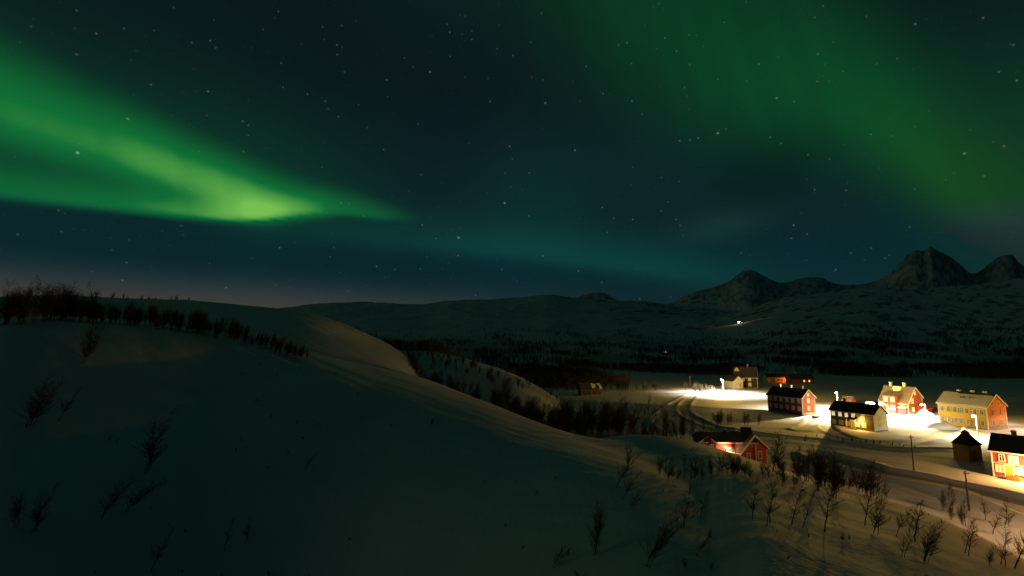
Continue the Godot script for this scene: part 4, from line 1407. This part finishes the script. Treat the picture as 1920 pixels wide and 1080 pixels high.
func plant_all() -> void:
	# upright 0-3, leaning 4-6, clumps of stems 7-9
	birches = [
		birch_meshes(1, 1, 0.06, 0.36, 34), birch_meshes(2, 1, 0.14, 0.32, 34), birch_meshes(3, 2, 0.1, 0.36, 38), birch_meshes(4, 1, 0.2, 0.28, 30),
		birch_meshes(5, 1, 0.45, 0.42, 32), birch_meshes(6, 2, 0.5, 0.44, 38), birch_meshes(7, 3, 0.7, 0.52, 48),
		birch_meshes(8, 5, 0.1, 0.36, 64), birch_meshes(9, 6, 0.14, 0.42, 72), birch_meshes(10, 3, 0.08, 0.32, 52),
		birch_meshes(11, 4, 0.2, 0.3, 56), birch_meshes(12, 7, 0.05, 0.5, 80), birch_meshes(13, 2, 0.28, 0.38, 46)]
	# those that stand by themselves on the snow slope
	for t in [
		[4, 6.8, 32.9, 2.3, "bare birch with bent stem on the bright snow brow"],
		[4, 6.6, 30.0, 1.8, "thin bent birch just behind the other bent birch on the brow"],
		[5, 6.6, 28.2, 1.2, "short birch bent low over a hollow in the snow below the brow"],
		[7, 3.8, 23.4, 2.7, "dense upright birch clump alone on the dark lower slope"],
		[6, 5.4, 20.4, 2.5, "broad wind-bent birch with sprawling stems on the dark lower slope"],
		[1, 8.5, 24.9, 1.9, "slender birch standing uphill of the sprawling birch"],
		[6, 7.9, 21.5, 0.7, "single branch poking from the snow beside the slender birch"],
		[5, 1.9, 23.9, 1.3, "low faint birch scrub at the foot of the dark slope"],
		[3, 10.4, 27.9, 1.5, "thin lone sapling above the row of slope birches"],
		[1, 11.9, 24.9, 2.0, "thin birch at the upper end of the row on the slope"],
		[2, 12.1, 23.9, 2.3, "dark twin-stemmed birch second in the row on the slope"],
		[0, 13.7, 24.8, 2.1, "narrow upright birch third in the row on the slope"],
		[3, 14.2, 24.7, 1.9, "slightly leaning slim birch fourth in the row on the slope"],
		[0, 15.4, 25.0, 2.9, "tallest spreading birch of the row on the slope"],
		[9, 21.4, 39.4, 2.6, "birch clump at the top edge of the lit slope"],
		[7, 26.1, 43.0, 4.0, "large dark birch clump on the edge of the lit slope"],
		[2, 26.1, 40.7, 3.5, "tall twin birch just below the large dark clump"],
		[0, 21.6, 31.0, 2.9, "tall slim birch in the middle of the lit slope"],
		[9, 20.0, 27.9, 2.7, "branchy dark birch beside the tall slim one on the lit slope"],
		[4, 22.2, 29.3, 1.7, "small bent birch between the taller slope birches"],
		[3, 25.1, 32.0, 1.8, "thin upright birch near the ridge line of the lit slope"],
		[1, 23.0, 28.9, 2.3, "birch with long shadow on the lit slope"],
		[5, 17.5, 22.9, 1.3, "bent birch pair low on the lit slope"],
		[8, 18.5, 22.9, 1.9, "dense dark bush at the bottom of the lit slope"],
		[3, 27.0, 30.3, 1.9, "slim sapling of a pair close to the ridge of the lit slope"],
		[0, 26.6, 29.7, 2.0, "branchier birch of the pair close to the ridge of the lit slope"],
		[2, 29.8, 31.0, 2.6, "two-stemmed birch where the lit slope meets the picture edge"],
		[4, 31.3, 31.8, 2.8, "leaning birch at the very edge of the lit slope"],
		[8, 27.4, 29.3, 1.0, "little bushy sapling in front of the birch pair"],
		[0, 60.3, 69.4, 2.4, "lone sapling beside the ploughed road"],
		[8, -49.7, 56.2, 4.9, "large dim bush standing alone high on the dark slope"],
		[9, -29.9, 40.8, 5.2, "tall narrow dim birch in the middle of the dark slope"],
		[8, -40.8, 41.5, 4.4, "wide dim bush on the dark upper slope"],
		[4, -40.1, 43.5, 2.9, "thin dim birch beside the wide dim bush"],
		[5, -28.0, 34.4, 2.9, "bent dim birch low on the dark slope"],
		[6, -27.5, 35.8, 2.6, "sprawling dim birch next to the bent one"],
		[9, -29.6, 31.3, 2.8, "dim bush near the bottom corner of the dark slope"],
		[7, -30.7, 31.3, 2.3, "smaller dim bush near the bottom corner of the dark slope"],
		[3, -19.7, 34.8, 2.1, "dim stick-like birch on the dark lower slope"],
		[1, -18.5, 35.4, 1.7, "smaller stick-like birch on the dark lower slope"],
		[4, -22.7, 32.0, 2.5, "dim leaning birch at the bottom edge of the dark slope"],
		[4, -18.0, 43.2, 1.5, "faint short birch in the empty middle of the dark slope"],
		[8, -8.6, 52.7, 0.8, "tiny bush on the smooth brown slope"],
		[9, 24.8, 121.0, 7.5, "tall dark birch at the end of the valley thicket"],
		[0, 42.5, 153.7, 6.5, "lone birch on the lit snow beside the curved path"],
		[8, 64.4, 109.0, 1.6, "bush at the tip of the long house shadow"]]:
		birch(t[0], t[4], t[1], t[2], t[3], 0.0, "", false, Vector3(tilt.randf_range(-0.1, 0.1), tilt.randf_range(0.9, 1.25), tilt.randf_range(-0.2, 0.05)))
	# thickets: from, to, half width, how many, heights, kinds, where
	var thicket := []
	rng.seed = 77
	tilt.seed = 12
	var sizes := ["small", "middling", "tall"]
	var forms := {0: "upright", 1: "slender", 2: "twin-stemmed", 3: "slim", 4: "bent", 5: "bent twin-stemmed", 6: "sprawling", 7: "bushy", 8: "wide bushy", 9: "three-stemmed", 10: "bushy", 11: "many-stemmed", 12: "twin-stemmed"}
	for c in [
		[[-71, 73], [-68.5, 76.5], 1.8, 18, 4.4, 6.6, [7, 8, 9], "in the black clump on the skyline"],
		[[-70, 66], [-71, 69], 1.5, 7, 4.6, 6.2, [7, 8], "at the edge of the skyline by the dark slope"],
		[[-132, 128], [-114, 140], 4, 8, 1.5, 3.2, [0, 1, 7], "on the skyline of the far shoulder"],
		[[-115, 141], [-98, 149], 3, 9, 1.0, 2.2, [7, 8], "dotted along the shoulder crest"],
		[[-67, 77], [-53, 90], 3.2, 64, 2.6, 4.4, [7, 8, 8], "in the dark band behind the slope crest"],
		[[-54, 91], [-34, 78], 1.8, 52, 1.6, 3.0, [4, 5, 7, 6], "in the wind-bent row down the slope crest"],
		[[-32, 160], [6, 128], 6, 44, 5.0, 8.0, [7, 8, 9], "in the row of trees behind the smooth brow"],
		[[-37, 205], [5, 165], 14, 48, 3.0, 5.4, [7, 8, 8, 2], "scattered over the lit knoll"],
		[[-1, 116], [30, 124], 8, 64, 6.0, 9.4, [7, 7, 9, 8], "in the black thicket below the brow"],
		[[24, 104], [29, 74], 5, 34, 3.6, 5.8, [0, 2, 7, 9], "on the dim flat beyond the brow"],
		[[12, 42], [23, 43], 3.0, 30, 1.3, 2.4, [0, 2, 7, 9], "in the dim hollow below the winged red house"],
		[[54, 136], [64, 132], 4, 12, 2.6, 4.2, [7, 9, 0], "in the long shadow of the dark red house"],
		[[29, 50], [45, 63], 3.6, 28, 2.6, 4.2, [0, 7, 9, 2, 8], "in the thicket along the road bank"],
		[[82, 222], [104, 232], 5, 12, 3.0, 5.5, [7, 0, 9], "in the glow of the far street lamp"],
		[[50, 230], [84, 240], 6, 9, 3.5, 5.5, [7, 2], "along the far edge of the snow field"],
		[[52, 62], [64, 60], 4, 14, 2.0, 3.4, [0, 1, 2, 7], "in the shade below the road"]]:
		for i in c[3]:
			var t: float = (i + rng.randf()) / c[3]
			var x: float = lerpf(c[0][0], c[1][0], t) + rng.randfn() * c[2] * 0.55
			var s: float = lerpf(c[0][1], c[1][1], t) + rng.randfn() * c[2] * 0.55
			var u := rng.randf()
			var kind: int = c[6][rng.randi() % c[6].size()]
			if kind in [7, 8] and rng.randf() < 0.45:
				kind += 3
			elif kind == 2 and rng.randf() < 0.5:
				kind = 12
			var h: float = lerpf(c[4], c[5], u)
			var lean := tilt.randf_range(-0.26, 0.16)
			var wide := tilt.randf_range(0.8, 1.35)
			var place: String = ["near end", "middle", "far end"][int(t * 2.999)] if c[3] > 10 else ""
			var label := "%s %s %s birch%s %s" % [sizes[int(u * 2.999)], "broad" if wide > 1.1 else "narrow", forms[kind], " tipped downhill" if lean < -0.13 else "" if lean < 0.03 else " tipped uphill", c[7]]
			label = label.replace("broad wide", "broad").replace("narrow wide", "narrow")
			if place and label.replace("-", " ").split(" ").size() < 15:
				label += ", " + place
			var turn := rng.randf_range(-0.5, 0.5) if kind in [4, 5, 6] else rng.randf() * TAU
			thicket.append([h / s * (0.4 if s > 140.0 and h < 3.3 else 1.0), kind, label, x, s, h, turn, "bare birches " + c[7], Vector3(tilt.randf_range(-0.16, 0.16), wide, lean)])
	# the ones that show largest are trees of their own, the rest of the thickets one mass
	thicket.sort_custom(func(a, b): return a[0] > b[0])
	for i in mini(thicket.size(), 250):
		var t: Array = thicket[i]
		birch(t[1], t[2], t[3], t[4], t[5], t[6], t[7], false, t[8])
	thicket_rest(thicket.slice(250))
	twig_tufts()
	# low scrub on the bank before the green house
	for i in 16:
		var t := (i + rng.randf()) / 16.0
		birch([7, 8][i % 2], ["first", "second", "third", "fourth", "fifth", "sixth", "seventh", "eighth", "ninth", "tenth", "eleventh", "twelfth", "thirteenth", "fourteenth", "fifteenth", "last"][i] + " low scrub along the bank, counted from the green house porch end", lerpf(70.0, 84.0, t), lerpf(112.0, 102.5, t) + rng.randf_range(-1.5, 3.5), rng.randf_range(0.5, 1.1), rng.randf() * TAU, "scrub on the bank", true)
	far_scrub()


# The far birch woods on the valley floor and the foot of the fells: one mass nobody could count.
func far_scrub() -> void:
	var w := FastNoiseLite.new()
	w.seed = 31
	w.frequency = 0.012
	var r := RandomNumberGenerator.new()
	r.seed = 99
	var places := []
	for i in 90000:
		var s := 235.0 * pow(5.0, r.randf())
		var q := r.randf_range(-0.45, 1.2)
		var x := q * s
		var n := w.get_noise_2d(x, s * 0.7) * 0.5
		# kept off the lit fields, thick along the foot of the fells
		var want := 0.0
		if s > 300.0 + 60.0 * smoothstep(0.2, 0.4, q) - 40.0 * smoothstep(0.6, 0.9, q):
			want = smoothstep(1150.0, 420.0, s) * (0.28 + 3.6 * n)
		elif q < 0.24:
			want = 0.34 + 1.6 * n
		if r.randf() > want:
			continue
		var y := ground(x, s)
		if y > 75.0:
			continue
		places.append(Transform3D(Basis(Vector3.UP, r.randf() * TAU).scaled(Vector3.ONE * r.randf_range(3.0, 6.5)), Vector3(x, y - 0.1, -s)))
		if places.size() >= 16000:
			break
	var st := begin()
	r.seed = 5
	for k in 5:
		var a := r.randf() * TAU
		var tip := Vector3(cos(a) * 0.22, r.randf_range(0.75, 1.0), sin(a) * 0.22)
		tube(st, Vector3.ZERO, tip, 0.018, 0.004, 3)
		for b in 14:
			var at := tip * r.randf_range(0.25, 0.95)
			var d := Vector3(r.randf_range(-1, 1), r.randf_range(0.3, 1.2), r.randf_range(-1, 1)).normalized()
			tube(st, at, at + d * r.randf_range(0.12, 0.3), 0.011, 0.0, 3)
	st.generate_normals()
	var mm := MultiMesh.new()
	mm.transform_format = MultiMesh.TRANSFORM_3D
	mm.mesh = st.commit()
	mm.instance_count = places.size()
	for i in places.size():
		mm.set_instance_transform(i, places[i])
	var o := MultiMeshInstance3D.new()
	o.name = "birch_woods"
	o.multimesh = mm
	o.material_override = mats.far_twig
	o.set_meta("kind", "stuff")
	tag(o, "dark far birch woods along the foot of the fells", "woods")
	add_child(o)



# The smaller, farther birches of the thickets, which no one could count in the dark.
func thicket_rest(rest: Array) -> void:
	var joined := ArrayMesh.new()
	for k in 2:
		joined.add_surface_from_arrays(Mesh.PRIMITIVE_TRIANGLES, birches[7][k].surface_get_arrays(0))
	var mm := MultiMesh.new()
	mm.transform_format = MultiMesh.TRANSFORM_3D
	mm.mesh = joined
	mm.instance_count = rest.size()
	for i in rest.size():
		var t: Array = rest[i]
		var f: Vector3 = t[8]
		var b := Basis.from_euler(Vector3(f.x, 0, f.z)) * Basis(Vector3.UP, t[6]) * Basis.from_scale(Vector3(t[5] * f.y, t[5], t[5] * f.y))
		mm.set_instance_transform(i, Transform3D(b, Vector3(t[3], height(t[3], -t[4]), -t[4])))
	var o := MultiMeshInstance3D.new()
	o.name = "birch_thickets"
	o.multimesh = mm
	o.material_override = mats.twig
	o.set_meta("kind", "stuff")
	tag(o, "smaller bare birches filling the thickets on the knoll and behind the brow", "thicket")
	add_child(o)


# Tips of buried scrub that break the crust of the slope here and there.
func twig_tufts() -> void:
	var r := RandomNumberGenerator.new()
	r.seed = 61
	var places := []
	while places.size() < 150:
		var q := r.randf_range(-0.9, 1.0)
		var s := r.randf_range(18.0, 75.0)
		if drift_noise.get_noise_2d(q * s * 0.05, s * 0.05) < 0.0 or ground(q * s, s) < 4.0:
			continue
		var b := Basis.from_euler(Vector3(r.randf_range(-0.3, 0.3), r.randf() * TAU, r.randf_range(-0.6, 0.1))) * Basis.from_scale(Vector3.ONE * r.randf_range(0.12, 0.5))
		places.append(Transform3D(b, Vector3(q * s, ground(q * s, s) - 0.02, -s)))
	var mm := MultiMesh.new()
	mm.transform_format = MultiMesh.TRANSFORM_3D
	mm.mesh = birches[8][1]
	mm.instance_count = places.size()
	for i in places.size():
		mm.set_instance_transform(i, places[i])
	var o := MultiMeshInstance3D.new()
	o.name = "twig_tufts"
	o.multimesh = mm
	o.material_override = mats.twig
	o.set_meta("kind", "stuff")
	tag(o, "tips of buried scrub breaking the snow crust of the slope", "scrub")
	add_child(o)
